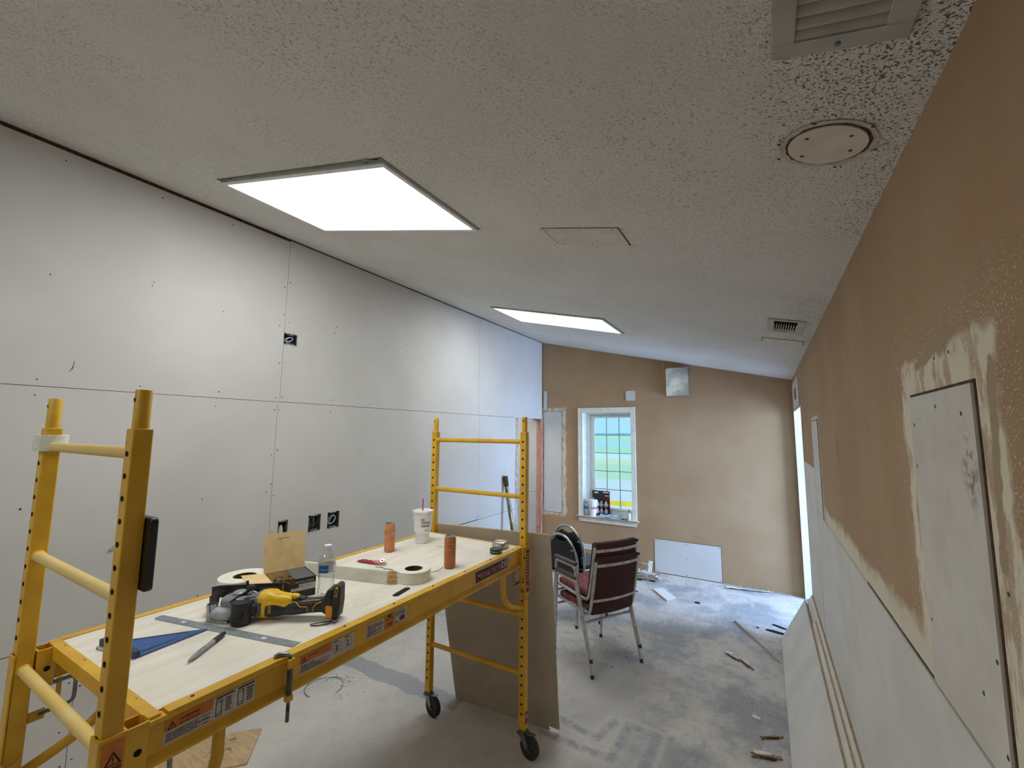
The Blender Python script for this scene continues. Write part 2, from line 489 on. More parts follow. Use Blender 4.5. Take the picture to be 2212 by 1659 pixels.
# ---- plywood deck with white primer and dust
m, b = base('deck_ply', (228, 216, 192), 0.85)
t = NT(m); v, x, y, z = t.pos()
c = t.mix(t.step(t.noise(t.scalevec(v, 12, 1.5, 1), 1.5, 4), 0.35, 0.65), lin((234, 226, 212)), lin((227, 216, 198)))
dust = t.math('ADD', t.seg(x, y, (-1.47, 1.22), (-1.42, 1.45)), t.math('MULTIPLY', t.math('SUBTRACT', t.noise(v, 30, 4, 0.7), 0.5), 0.25))
c = t.mix(t.math('MULTIPLY', t.math('SUBTRACT', 1.0, t.step(dust, 0.02, 0.16)), 0.7), c, lin((226, 206, 156)))
c = t.mix(t.math('MULTIPLY', t.step(t.noise(v, 5, 4), 0.55, 0.7), 0.35), c, lin((220, 208, 188)))
vs = t.voro(v, 42)
sp = t.math('MULTIPLY', t.math('SUBTRACT', 1.0, t.step(vs, 0.04, 0.10)), t.step(t.noise(v, 6, 2), 0.5, 0.6))
c = t.mix(t.math('MULTIPLY', sp, 0.7), c, lin((150, 116, 80)))
t.put(b.inputs['Base Color'], c)
t.put(b.inputs['Normal'], t.bump(t.noise(v, 140, 3), 0.1, 0.001))

# ---- ground outside the window
m, b = base('outside_ground', (170, 170, 150), 1.0)
t = NT(m); v, x, y, z = t.pos()
nn = t.math('ADD', y, t.math('MULTIPLY', t.math('SUBTRACT', t.noise(v, 0.35, 4), 0.5), 5.0))
c = t.mix(t.step(nn, 18.0, 19.5), lin((208, 204, 200)), lin((186, 204, 164)))
c = t.mix(t.step(nn, 26.0, 29.0), c, lin((206, 212, 166)))
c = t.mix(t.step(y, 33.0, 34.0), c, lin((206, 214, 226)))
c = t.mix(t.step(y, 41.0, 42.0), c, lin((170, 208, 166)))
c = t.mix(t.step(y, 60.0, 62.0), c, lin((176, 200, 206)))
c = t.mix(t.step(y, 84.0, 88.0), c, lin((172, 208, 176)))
t.put(b.inputs['Base Color'], c)


# ---------------------------------------------------------------- mesh builder
_text_cache = {}


def text_mesh(s, shear=0.0, bold=0.0):
    key = (s, shear, bold)
    if key in _text_cache:
        return _text_cache[key]
    cu = bpy.data.curves.new('lettering', 'FONT')
    cu.body = s; cu.size = 1.0; cu.resolution_u = 2; cu.shear = shear; cu.offset = bold
    ob = bpy.data.objects.new('lettering', cu); COL.objects.link(ob)
    dg = bpy.context.evaluated_depsgraph_get(); dg.update()
    me = bpy.data.meshes.new_from_object(ob.evaluated_get(dg))
    vs = [(v.co.x, v.co.y) for v in me.vertices]
    fs = [tuple(p.vertices) for p in me.polygons]
    w = max([v[0] for v in vs] or [1])
    h = max([v[1] for v in vs] or [1])
    bpy.data.objects.remove(ob); bpy.data.curves.remove(cu); bpy.data.meshes.remove(me)
    _text_cache[key] = (vs, fs, w, h)
    return _text_cache[key]


class MB:
    def __init__(s):
        s.v = []; s.f = []; s.mi = []; s.mats = []

    def _m(s, m):
        if m not in s.mats:
            s.mats.append(m)
        return s.mats.index(m)

    def add(s, verts, faces, m):
        k = len(s.v); i = s._m(m)
        s.v += [tuple(v) for v in verts]
        for f in faces:
            s.f.append(tuple(k + a for a in f)); s.mi.append(i)
        return s

    def hexa(s, p, m):
        return s.add(p, [(0, 3, 2, 1), (4, 5, 6, 7), (0, 1, 5, 4), (1, 2, 6, 5), (2, 3, 7, 6), (3, 0, 4, 7)], m)

    def bx(s, x0, x1, y0, y1, z0, z1, m):
        return s.hexa([(x0, y0, z0), (x1, y0, z0), (x1, y1, z0), (x0, y1, z0), (x0, y0, z1), (x1, y0, z1), (x1, y1, z1), (x0, y1, z1)], m)

    def obox(s, o, u, v, w, m):
        o, u, v, w = map(Vector, (o, u, v, w))
        return s.hexa([o, o + u, o + u + v, o + v, o + w, o + u + w, o + u + v + w, o + v + w], m)

    def prism(s, poly, o, u, v, w, m, m2=None):
        """poly in (u,v) coordinates extruded along vector w"""
        o, u, v, w = map(Vector, (o, u, v, w))
        n = len(poly)
        a = [o + u * p[0] + v * p[1] for p in poly]
        b = [p + w for p in a]
        s.add(a + b, [tuple(range(n - 1, -1, -1)), tuple(range(n, 2 * n))], m)
        s.add(a + b, [(i, (i + 1) % n, n + (i + 1) % n, n + i) for i in range(n)], m2 or m)
        return s

    def tube(s, pts, r, m, n=10, closed=False, caps=True):
        pts = [Vector(p) for p in pts]
        N = len(pts)
        rs = r if isinstance(r, (list, tuple)) else [r] * N
        tang = []
        for i in range(N):
            a = pts[(i - 1) % N] if (closed or i > 0) else pts[i]
            b = pts[(i + 1) % N] if (closed or i < N - 1) else pts[i]
            tang.append((b - a).normalized())
        t0 = tang[0]
        ref = Vector((0, 0, 1)) if abs(t0.z) < 0.9 else Vector((1, 0, 0))
        nx = t0.cross(ref).normalized()
        vs = []
        for i in range(N):
            tt = tang[i]
            nx = (nx - tt * nx.dot(tt)).normalized()
            ny = tt.cross(nx)
            for k in range(n):
                a = 2 * pi * k / n
                vs.append(pts[i] + (nx * cos(a) + ny * sin(a)) * rs[i])
        fs = []
        for i in range(N if closed else N - 1):
            j = (i + 1) % N
            for k in range(n):
                k2 = (k + 1) % n
                fs.append((i * n + k, i * n + k2, j * n + k2, j * n + k))
        if caps and not closed:
            fs.append(tuple(range(n - 1, -1, -1)))
            fs.append(tuple((N - 1) * n + k for k in range(n)))
        return s.add(vs, fs, m)

    def cyl(s, a, b, r, m, n=16):
        return s.tube([a, b], r, m, n)

    def lathe(s, prof, c, m, n=24, axis=(0, 0, 1), closed=False, sx=1.0, xdir=None):
        """prof: (r,z); m: name or list per segment"""
        c = Vector(c); ax = Vector(axis).normalized()
        if xdir is not None:
            e1 = Vector(xdir).normalized()
        else:
            e1 = ax.orthogonal().normalized() if abs(ax.z) < 0.999 else Vector((1, 0, 0))
        e2 = ax.cross(e1)
        vs = []; P = len(prof)
        for (r, z) in prof:
            for k in range(n):
                a = 2 * pi * k / n
                vs.append(c + ax * z + (e1 * cos(a) * sx + e2 * sin(a)) * r)
        for i in range(P if closed else P - 1):
            j = (i + 1) % P
            mm = m[i] if isinstance(m, list) else m
            s.add([], [], mm)
            idx = s._m(mm)
            if i == 0:
                k0 = len(s.v); s.v += [tuple(q) for q in vs]
            for k in range(n):
                k2 = (k + 1) % n
                s.f.append((k0 + i * n + k, k0 + i * n + k2, k0 + j * n + k2, k0 + j * n + k)); s.mi.append(idx)
        return s

    def disc(s, c, axis, r, m, n=14, xdir=None, sx=1.0):
        c = Vector(c); ax = Vector(axis).normalized()
        e1 = Vector(xdir).normalized() if xdir is not None else ax.orthogonal().normalized()
        e2 = ax.cross(e1)
        return s.add([c + (e1 * cos(2 * pi * k / n) * sx + e2 * sin(2 * pi * k / n)) * r for k in range(n)], [tuple(range(n))], m)

    def stud(s, c, axis, r, h, m, n=10):
        c = Vector(c); ax = Vector(axis).normalized()
        return s.tube([c, c + ax * h], r, m, n)

    def poly(s, pts, m):
        return s.add(pts, [tuple(range(len(pts)))], m)

    def text(s, txt, fn, m, height=None, width=None, shear=0.0, x0=0.0, y0=0.0, bold=0.008):
        vs, fs, w, h = text_mesh(txt, shear, bold)
        k = height if height else width / w
        kx = (width / w) if width else k
        out = [fn(x0 + x * kx, y0 + y * k) for (x, y) in vs]
        return s.add(out, fs, m)

    def panel(s, o, u, v, n, w, h, th, holes, m, mside=None):
        """rectangular board w x h in the u,v plane (thickness th along n) with rectangular holes"""
        o, u, v, n = map(Vector, (o, u, v, n))
        xs = sorted(set([0, w] + [q for a in holes for q in a[:2] if 0 < q < w]))
        ys = sorted(set([0, h] + [q for a in holes for q in a[2:] if 0 < q < h]))

        def solid(i, j):
            if i < 0 or j < 0 or i >= len(xs) - 1 or j >= len(ys) - 1:
                return False
            cx = (xs[i] + xs[i + 1]) / 2; cy = (ys[j] + ys[j + 1]) / 2
            return not any(a[0] < cx < a[1] and a[2] < cy < a[3] for a in holes)
        ms = mside or m

        def P(a, b_, c):
            return o + u * a + v * b_ + n * c
        for i in range(len(xs) - 1):
            for j in range(len(ys) - 1):
                if not solid(i, j):
                    continue
                x0, x1, y0, y1 = xs[i], xs[i + 1], ys[j], ys[j + 1]
                s.add([P(x0, y0, 0), P(x1, y0, 0), P(x1, y1, 0), P(x0, y1, 0)], [(0, 1, 2, 3)], m)
                s.add([P(x0, y0, -th), P(x0, y1, -th), P(x1, y1, -th), P(x1, y0, -th)], [(0, 1, 2, 3)], m)
                if not solid(i - 1, j):
                    s.add([P(x0, y0, 0), P(x0, y1, 0), P(x0, y1, -th), P(x0, y0, -th)], [(0, 1, 2, 3)], ms)
                if not solid(i + 1, j):
                    s.add([P(x1, y1, 0), P(x1, y0, 0), P(x1, y0, -th), P(x1, y1, -th)], [(0, 1, 2, 3)], ms)
                if not solid(i, j - 1):
                    s.add([P(x1, y0, 0), P(x0, y0, 0), P(x0, y0, -th), P(x1, y0, -th)], [(0, 1, 2, 3)], ms)
                if not solid(i, j + 1):
                    s.add([P(x0, y1, 0), P(x1, y1, 0), P(x1, y1, -th), P(x0, y1, -th)], [(0, 1, 2, 3)], ms)
        return s

    def build(s, name, parent=None, org=None, bevel=0.0, segs=2, smooth=True, label=None, recalc=True, sub=0, kind=None):
        me = bpy.data.meshes.new(name)
        o3 = Vector(org) if org is not None else Vector((0, 0, 0))
        me.from_pydata([tuple(Vector(v) - o3) for v in s.v], [], s.f)
        for q in s.mats:
            me.materials.append(MATS[q])
        me.polygons.foreach_set('material_index', s.mi)
        if recalc:
            bm = bmesh.new(); bm.from_mesh(me)
            bmesh.ops.remove_doubles(bm, verts=bm.verts, dist=1e-6)
            bmesh.ops.recalc_face_normals(bm, faces=bm.faces)
            bm.to_mesh(me); bm.free()
        if smooth:
            me.shade_smooth()
            me.set_sharp_from_angle(angle=R(38))
        me.update()
        o = bpy.data.objects.new(name, me); COL.objects.link(o)
        if parent is not None:
            o.parent = parent
        if bevel:
            bv = o.modifiers.new('bevel', 'BEVEL')
            bv.width = bevel; bv.segments = segs; bv.limit_method = 'ANGLE'; bv.angle_limit = R(40)
            bv.harden_normals = False
        if sub:
            sd = o.modifiers.new('subdiv', 'SUBSURF'); sd.levels = sub; sd.render_levels = sub
        if label:
            o['label'] = label
        if kind:
            o['kind'] = kind
        return o


def thing(name, label, cat, loc=(0, 0, 0), rotz=0.0, group=None):
    o = bpy.data.objects.new(name, None); COL.objects.link(o)
    o.empty_display_size = 0.05
    o.location = loc; o.rotation_euler = (0, 0, rotz)
    o['label'] = label; o['category'] = cat
    if group:
        o['group'] = group
    return o


def tag(o, label, cat, group=None):
    o['label'] = label; o['category'] = cat
    if group:
        o['group'] = group
    return o


def one(mb, name, label, cat, loc, group=None, **kw):
    """a thing that is one mesh, built in world coordinates with its origin at loc"""
    o = mb.build(name, org=loc, **kw)
    o.location = loc
    return tag(o, label, cat, group)


def struct(mb, name, **kw):
    o = mb.build(name, **kw)
    o['kind'] = 'structure'
    return o


def dup(root, loc, rotz, label, group=None):
    r = root.copy(); COL.objects.link(r); r.location = loc
    r.rotation_euler = (root.rotation_euler[0], root.rotation_euler[1], rotz)
    r['label'] = label
    if group:
        r['group'] = group
    for ch in list(root.children):
        c = ch.copy(); COL.objects.link(c); c.parent = r
        for g in list(ch.children):
            d = g.copy(); COL.objects.link(d); d.parent = c
    return r


# ================================================================ ROOM
XL, XR, YF, YB = -3.06, 0.31, 6.2, -3.2
SL = 0.234


def cz(x):
    return 2.52 + SL * (XR - x)


YLEND = 5.34   # end of the new boards on the left wall, then torn plaster, then an opening

fl = MB()
fl.bx(-4.6, 0.47, YB - 0.1, 6.5, -0.12, 0.0, 'dusty_concrete')
floor = struct(fl, 'floor', smooth=False)

# ---- left wall: studs/backing behind separate drywall sheets
wl = MB()
BKX = -3.135
wl.hexa([(-3.25, YB, 0), (BKX, YB, 0), (BKX, 5.44, 0), (-3.25, 5.44, 0), (-3.25, YB, cz(-3.25) + .3), (BKX, YB, cz(BKX) + .3), (BKX, 5.44, cz(BKX) + .3), (-3.25, 5.44, cz(-3.25) + .3)], 'dark_void')
wl.hexa([(-3.25, 5.44, 2.08), (BKX, 5.44, 2.08), (BKX, 6.2, 2.08), (-3.25, 6.2, 2.08), (-3.25, 5.44, cz(-3.25) + .3), (BKX, 5.44, cz(BKX) + .3), (BKX, 6.2, cz(BKX) + .3), (-3.25, 6.2, cz(-3.25) + .3)], 'dark_void')
wall_left = struct(wl, 'wall_left', smooth=False)


def lpanel(y0, y1, z0, z1, holes=(), top=False, gap=0.0024):
    """one drywall sheet on the left wall (world y,z), small recessed joint all round"""
    mb = MB()
    if top:
        z1 = cz(XL) - (0.020 if y0 < 1.8 else 0.010)
    y0 += gap / 2; y1 -= gap / 2; z0 += gap / 2; z1 -= gap / 2
    hs = [(a - y0, b - y0, c - z0, d - z0) for (a, b, c, d) in holes]
    mb.panel((XL, y0, z0), (0, 1, 0), (0, 0, 1), (1, 0, 0), y1 - y0, z1 - z0, 0.0127, hs, 'drywall', 'drywall_core')
    o = mb.build('drywall_sheet', wall_left, smooth=False)
    # screw heads
    sc = MB()
    rows = [z0 + 0.035, z1 - 0.05]
    zm = (z0 + z1) / 2
    yy = y0 + 0.03
    cols = []
    k = 0
    n = max(2, int(round((y1 - y0) / 0.407)))
    for i in range(n + 1):
        yc = y0 + 0.02 + (y1 - y0 - 0.04) * i / n
        for zc in rows:
            cols.append((yc + random.uniform(-.012, .012), zc + random.uniform(-.008, .008)))
        if random.random() < .6:
            cols.append((yc + random.uniform(-.02, .02), zm + random.uniform(-.05, .05)))
        if i in (0, n):
            for f in (.25, .72):
                cols.append((yc, z0 + (z1 - z0) * f + random.uniform(-.03, .03)))
        if random.random() < .4:
            cols.append((yc + .01, zm + .04))
    for (yc, zc) in cols:
        if any(a - .02 < yc < b + .02 and c - .02 < zc < d + .02 for (a, b, c, d) in holes):
            continue
        sc.disc((XL + 0.0006, yc, zc), (1, 0, 0), 0.0042 * random.uniform(.8, 1.15), 'print_black', 7)
    sc.build('screw_heads', o, smooth=False, recalc=False, kind='stuff')
    return o


OA = (1.862, 1.966, 2.497, 2.583)
OB = (1.912, 1.988, 1.088, 1.207)
OC = (2.154, 2.262, 1.082, 1.208)
OD = (2.322, 2.435, 1.076, 1.207)
# upper course
lpanel(YB, -0.58, 2.066, 3.3, top=True)
lpanel(-0.58, 1.861, 2.063, 3.3, top=True)
lpanel(1.861, 4.411, 2.066, 3.3, [OA], top=True)
lpanel(4.411, 6.185, 2.066, 3.3, top=True)
# middle course
lpanel(YB, -0.60, 0.81, 2.063)
lpanel(-0.60, 1.848, 0.81, 2.0625)
lpanel(1.848, 4.44, 0.8035, 2.065, [OB, OC, OD])
lpanel(4.44, YLEND, 0.7985, 2.0645)
# lower course
lpanel(YB, 0.9, 0.012, 0.808)
lpanel(0.9, 3.32, 0.012, 0.8025)
lpanel(3.32, YLEND, 0.012, 0.797)

# torn old plasterboard edge beside the opening
mb = MB()
pts = []
zz = 0.0
L_ = []; R_ = []
while zz < 2.062:
    L_.append((YLEND + 0.006 + random.uniform(-.004, .01), zz)); R_.append((5.425 + random.uniform(-.018, .012), zz))
    zz += 0.11
L_.append((YLEND + .006, 2.062)); R_.append((5.42, 2.062))
mb.prism(L_ + R_[::-1], (XL - .02, 0, 0), (0, 1, 0), (0, 0, 1), (0.014, 0, 0), 'plaster_mud')
mb.build('torn_wallboard_edge', wall_left, smooth=False, label='torn strip of old wallboard with dried mud')
mb = MB()
mb.bx(BKX - .01, XL - .018, 5.34, 5.44, 0, 2.064, 'hall_board')
mb.build('opening_jamb', wall_left, smooth=False)
# pencil scar and brown smear
mb = MB()
mb.tube([(XL + .001, .741, 2.145), (XL + .001, .752, 2.165), (XL + .001, .757, 2.19), (XL + .001, .755, 2.205)], [.001, .003, .002, .0008], 'chip', 6)
mb.build('brown_smear', wall_left)


# ---- electrical boxes recessed in the left wall (things fixed in the wall)
def wall_box(hole, label, mt, kind):
    a, b, c, d = hole
    cy, cz_ = (a + b) / 2, (c + d) / 2
    root = thing('electrical_box', label, 'electrical box', (XL - 0.05, cy, cz_), group='open electrical boxes in the left wall')
    org = root.location
    m_ = .004
    mb = MB()
    x0, x1 = XL - .055, XL - .006
    t_ = .003
    mb.bx(x0, x0 + t_, a + m_, b - m_, c + m_, d - m_, mt)
    mb.bx(x0 + t_, x1, a + m_, a + m_ + t_, c + m_, d - m_, mt)
    mb.bx(x0 + t_, x1, b - m_ - t_, b - m_, c + m_, d - m_, mt)
    mb.bx(x0 + t_, x1, a + m_ + t_, b - m_ - t_, c + m_, c + m_ + t_, mt)
    mb.bx(x0 + t_, x1, a + m_ + t_, b - m_ - t_, d - m_ - t_, d - m_, mt)
    mb.build('housing', root, org=org, smooth=False)
    # mounting ears
    for zc in (c + .009, d - .009):
        e = MB()
        e.bx(x1 - .004, x1 + .001, cy - .03, cy + .03, zc - .006, zc + .006, 'zinc')
        e.stud((x1 + .001, cy, zc), (1, 0, 0), .003, .002, 'zinc', 8)
        e.build('mounting_ear', root, org=org, bevel=.001)
    w = (b - a) / 2 - .012
    h = (d - c) / 2 - .018
    if kind == 'coil':
        for q in range(2):
            k = MB()
            k.tube([(XL - .022 + .012 * q, cy + .004 + w * .75 * (1 - .15 * q) * cos(i * pi / 12) - .006, cz_ + h * .7 * (1 - .2 * q) * sin(i * pi / 12) + w * .25 * cos(i * pi / 12)) for i in range(24)], .0022, 'wire_white', 6, closed=True)
            k.build('coiled_wire', root, org=org)
    elif kind == 'bag':
        k = MB()
        prof = [(.0, .030), (.010, .026), (.014, .010), (.018, -.012), (.016, -.028), (.0, -.034)]
        k.lathe(prof, (XL - .03, cy, cz_ - .004), 'wire_white', 10)
        k.build('wrapped_wire_bundle', root, org=org)
    elif kind == 'green':
        for q in range(4):
            k = MB()
            yy = cy - w * .8 + q * w * .5
            k.tube([(XL - .04, yy, cz_ - h * .8), (XL - .02, yy + .004, cz_ - h * .1), (XL - .015, yy + .008 * (1 if q % 2 else -1), cz_ + h * .6), (XL - .03, yy + .012, cz_ + h * .8)], .0016, 'wire_green' if q % 2 else 'wire_white', 6)
            k.build('wire', root, org=org)
    # ragged cut paper round the opening
    for zc in (c, d):
        r = MB()
        y_ = a - .006
        while y_ < b + .004:
            w_ = random.uniform(.008, .022)
            hh = random.uniform(.001, .006)
            r.bx(XL + .0002, XL + .0016, y_, min(y_ + w_, b + .006), zc - hh, zc + hh * .6, 'drywall_core' if random.random() < .5 else 'white_dust')
            y_ += w_
        r.build('torn_paper_edge', root, org=org, smooth=False)
    return root


wall_box(OA, 'blue electrical box with a white wire loop, high on the left wall', 'box_blue', 'coil')
wall_box(OB, 'narrow electrical box with a plastic-wrapped bundle, above the raised cardboard lid', 'box_grey', 'bag')
wall_box(OC, 'wide open electrical box with green wires, middle one of the low three', 'box_grey', 'green')
wall_box(OD, 'wide open electrical box with a looped white wire, nearest the orange can', 'box_grey', 'coil')
# small cable stub poking out of the near sheet
mb = MB()
cpts = [(XL - .001, .985, 1.205), (XL + .02, .975, 1.222), (XL + .024, .985, 1.245), (XL + .012, 1.002, 1.25), (XL + .004, 1.01, 1.235)]
mb.tube(cpts, .0022, 'wire_white', 6)
mb.disc((XL + .0008, .99, 1.212), (1, 0, 0), .014, 'drywall_core', 9)
one(mb, 'cable_stub', 'short loop of white cable poking out of the left wall behind the near post', 'cable', (XL, .99, 1.21))

# ---- far wall (tan, thick, with a window hole), continues left beyond the opening
WX0, WX1, WZ0, WZ1 = -2.38, -1.652, 0.645, 2.16
mb = MB()
x0 = -4.6
mb.panel((x0, YF, 0), (1, 0, 0), (0, 0, 1), (0, -1, 0), 0.46 - x0, 4.1, 0.28, [(WX0 - x0, WX1 - x0, WZ0, WZ1)], 'tan_wall_far', 'white_trim')
wall_far = struct(mb, 'wall_far', smooth=False)
# new drywall pieces let into the far wall
for (a, b_, c, d, nm) in ((-3.03, -2.728, 0.648, 2.185, 'tall'), (-3.035, -2.975, 2.20, 2.52, 'narrow'), (-1.366, -0.552, 0.012, 0.440, 'low')):
    mb = MB()
    mb.bx(a - .006, b_ + .006, YF - .0008, YF + .01, c - .006, d + .006, 'brown_gap')
    mb.bx(a, b_, YF - .0045, YF - .0009, c, d, 'drywall')
    o = mb.build('drywall_patch', wall_far, smooth=False, label={'tall': 'tall light patch left of the window', 'narrow': 'narrow patch in the far corner', 'low': 'wide low patch at floor level'}[nm])
    s_ = MB()
    for i in range(2 if nm != 'low' else 3):
        for j in range(4 if nm == 'tall' else 2):
            nx_ = 2 if nm != 'low' else 3; nz_ = 4 if nm == 'tall' else 2
            s_.disc((a + .02 + (b_ - a - .04) * i / (nx_ - 1), YF - .005, c + .02 + (d - c - .04) * j / (nz_ - 1)), (0, -1, 0), .006, 'print_black', 7)
    if nm == 'low':
        s_.disc(((a + b_) / 2, YF - .005, (c + d) / 2), (0, -1, 0), .006, 'print_black', 7)
    s_.build('screw_heads', o, smooth=False, recalc=False, kind='stuff')
# mud smears at the floor line
mb = MB()
for i in range(26):
    xx = -0.5 + i * .031 + random.uniform(-.01, .01)
    mb.bx(xx, xx + random.uniform(.01, .03), YF - .003, YF + .001, 0, random.uniform(.004, .016), 'plaster_mud')
for i in range(10):
    xx = -1.75 + i * .035
    mb.bx(xx, xx + random.uniform(.01, .03), YF - .002, YF + .001, .085 + random.uniform(-.01, .01), .095 + random.uniform(0, .01), 'white_dust')
mb.build('floor_line_residue', wall_far, smooth=False)
# hall beyond the opening
mb = MB()
mb.bx(-4.6, -4.5, 3.6, 6.2, 0, 3.9, 'hall_board')
struct(mb, 'wall_hall', smooth=False)
mb = MB(); mb.bx(-4.6, -3.25, 3.5, 3.6, 0, 3.9, 'hall_board')
struct(mb, 'wall_hall_back', smooth=False)
mb = MB(); mb.bx(-4.5, -3.25, 3.6, 6.2, 2.45, 2.5, 'hall_board')
struct(mb, 'ceiling_hall', smooth=False)
mb = MB()
mb.bx(-4.4, -3.52, YF - .013, YF - .001, 0, 2.2, 'hall_board')
mb.bx(-3.515, -3.15, YF - .013, YF - .001, 0.93, 2.2, 'hall_board')
mb.bx(-3.515, -3.15, YF - .013, YF - .001, 0.0, 0.925, 'hall_board')
for (xx, zz) in ((-3.165, 2.05), (-3.165, 1.5), (-3.165, .98), (-3.165, .9), (-3.165, .5), (-3.165, 1.25)):
    mb.disc((xx, YF - .0135, zz), (0, -1, 0), .005, 'print_black', 7)
mb.bx(-3.24, -3.16, YF - .016, YF - .013, 1.195, 1.205, 'white_dust')
mb.build('hall_drywall', wall_far, smooth=False)
mb = MB()
mb.bx(-3.135, -3.05, YF - .055, YF - .016, 0.0, 2.062, 'stud_wood')
for (xx, zz, rr) in ((-3.10, 1.92, .009), (-3.085, 1.58, .007), (-3.11, 1.53, .006), (-3.10, 1.20, .007), (-3.07, .85, .008), (-3.10, .4, .01)):
    mb.disc((xx, YF - .0555, zz), (0, -1, 0), rr, 'brown_gap', 8)
mb.build('wall_stud', wall_left, smooth=False, label='bare reddish timber stud at the far corner')

# ---- window
mb = MB()
GX0, GX1, GZ0, GZ1 = -2.283, -1.70, 0.748, 2.095
FY0, FY1 = 6.43, 6.475
mb.panel((WX0, FY0, WZ0), (1, 0, 0), (0, 0, 1), (0, -1, 0), WX1 - WX0, WZ1 - WZ0, .04, [(GX0 - WX0, GX1 - WX0, GZ0 - WZ0, GZ1 - WZ0)], 'white_frame')
window_1 = struct(mb, 'window_1', smooth=False)
mb = MB()
g = .028
mb.panel((GX0 - g, FY0 - .012, GZ0 - g), (1, 0, 0), (0, 0, 1), (0, -1, 0), GX1 - GX0 + 2 * g, GZ1 - GZ0 + 2 * g, .012, [(g, g + GX1 - GX0, g, g + GZ1 - GZ0)], 'white_frame')
mb.build('sash', window_1, smooth=False, bevel=.003)
mb = MB()
mb.bx(WX0, WX0 + .03, FY0 - .05, FY0, WZ0, WZ1, 'white_frame')
mb.bx(WX1 - .02, WX1, FY0 - .05, FY0, WZ0, WZ1, 'white_frame')
mb.bx(WX0 + .03, WX1 - .02, FY0 - .05, FY0, WZ1 - .025, WZ1, 'white_frame')
mb.build('window_stop', window_1, smooth=False, bevel=.003)
pw = (GX1 - GX0) / 3; ph = (GZ1 - GZ0) / 5
pane0 = None
for i in range(3):
    for j in range(5):
        if pane0 is None:
            p_ = MB(); p_.bx(-pw / 2 + .004, pw / 2 - .004, -.003, .003, -ph / 2 + .004, ph / 2 - .004, 'window_glass')
            pane0 = p_.build('pane', window_1, smooth=False); o = pane0
        else:
            o = pane0.copy(); COL.objects.link(o)
        o.location = (GX0 + pw * (i + .5), FY0 + .012, GZ0 + ph * (j + .5))
for i in range(4):
    mb = MB(); xx = GX0 + pw * i
    mb.bx(xx - .005, xx + .005, FY0 + .006, FY0 + .018, GZ0, GZ1, 'muntin_grey' if 0 < i < 3 else 'white_frame')
    mb.build('muntin', window_1, smooth=False)
for j in range(6):
    mb = MB(); zz = GZ0 + ph * j
    mb.bx(GX0, GX1, FY0 + .0055, FY0 + .0185, zz - .005, zz + .005, 'muntin_grey' if 0 < j < 5 else 'white_frame')
    mb.build('muntin', window_1, smooth=False)
# casing round the window
for nm, (a, b_, c, d) in {'l': (-2.452, WX0 + .002, .640, 2.232), 'r': (WX1 - .002, -1.588, .640, 2.232), 't': (WX0 + .002, WX1 - .002, WZ1 - .004, 2.232)}.items():
    mb = MB()
    mb.bx(a, b_, YF - .018, YF - .0005, c, d, 'white_trim')
    if nm == 'l':
        mb.bx(a + .004, a + .018, YF - .024, YF - .018, c, d - .006, 'white_trim')
    mb.build('casing', window_1, smooth=False, bevel=.003)
mb = MB()
mb.bx(-2.49, -1.565, YF - .055, YF + .235, .628, .644, 'white_trim')
mb.bx(-2.492, -1.563, YF - .058, YF - .052, .628, .645, 'sill_wood')
mb.build('window_sill', window_1, smooth=False, bevel=.003, label='painted sill with a bare orange-brown front edge')
mb = MB()
mb.prism([(-2.455, .626), (-1.585, .626), (-1.605, .565), (-2.435, .565)], (0, YF - .022, 0), (1, 0, 0), (0, 0, 1), (0, .021, 0), 'white_trim')
mb.build('apron', window_1, smooth=False, bevel=.002)

# ---- right wall with the doorway near the far corner
DY0, DY1, DZ = 5.0, 6.13, 2.14
mb = MB()
mb.panel((XR, YB, 0), (0, 1, 0), (0, 0, 1), (-1, 0, 0), YF - YB, 3.0, .15, [(DY0 - YB, DY1 - YB, -.1, DZ)], 'tan_wall_right', 'jamb_white')
wall_right = struct(mb, 'wall_right', smooth=False)
mb = MB()
mb.bx(XR - .004, XR + .16, DY1 - .014, DY1 + .004, 0, DZ, 'jamb_white')
mb.bx(XR - .004, XR + .16, DY0 - .004, DY0 + .014, 0, DZ, 'jamb_white')
mb.bx(XR - .004, XR + .16, DY0 + .014, DY1 - .014, DZ - .014, DZ + .004, 'jamb_white')
door_1 = struct(mb, 'door_1', smooth=False)
door_1['label'] = 'white lined doorway opening near the far right corner'
mb = MB(); mb.bx(XR + .02, XR + .16, DY0 + .014, DY1 - .014, 0.0005, .015, 'zinc')
mb.build('threshold', door_1, bevel=.003)


def rboard(y0, y1, z0, z1, mt='board_grey', label=None, gap=True):
    mb = MB()
    if gap:
        mb.bx(XR - .0012, XR + .01, y0 - .007, y1 + .007, max(0, z0 - .007), z1 + .007, 'brown_gap')
    mb.bx(XR - .0058, XR - .0013, y0, y1, z0, z1, mt)
    return mb.build('drywall_board', wall_right, smooth=False, label=label)


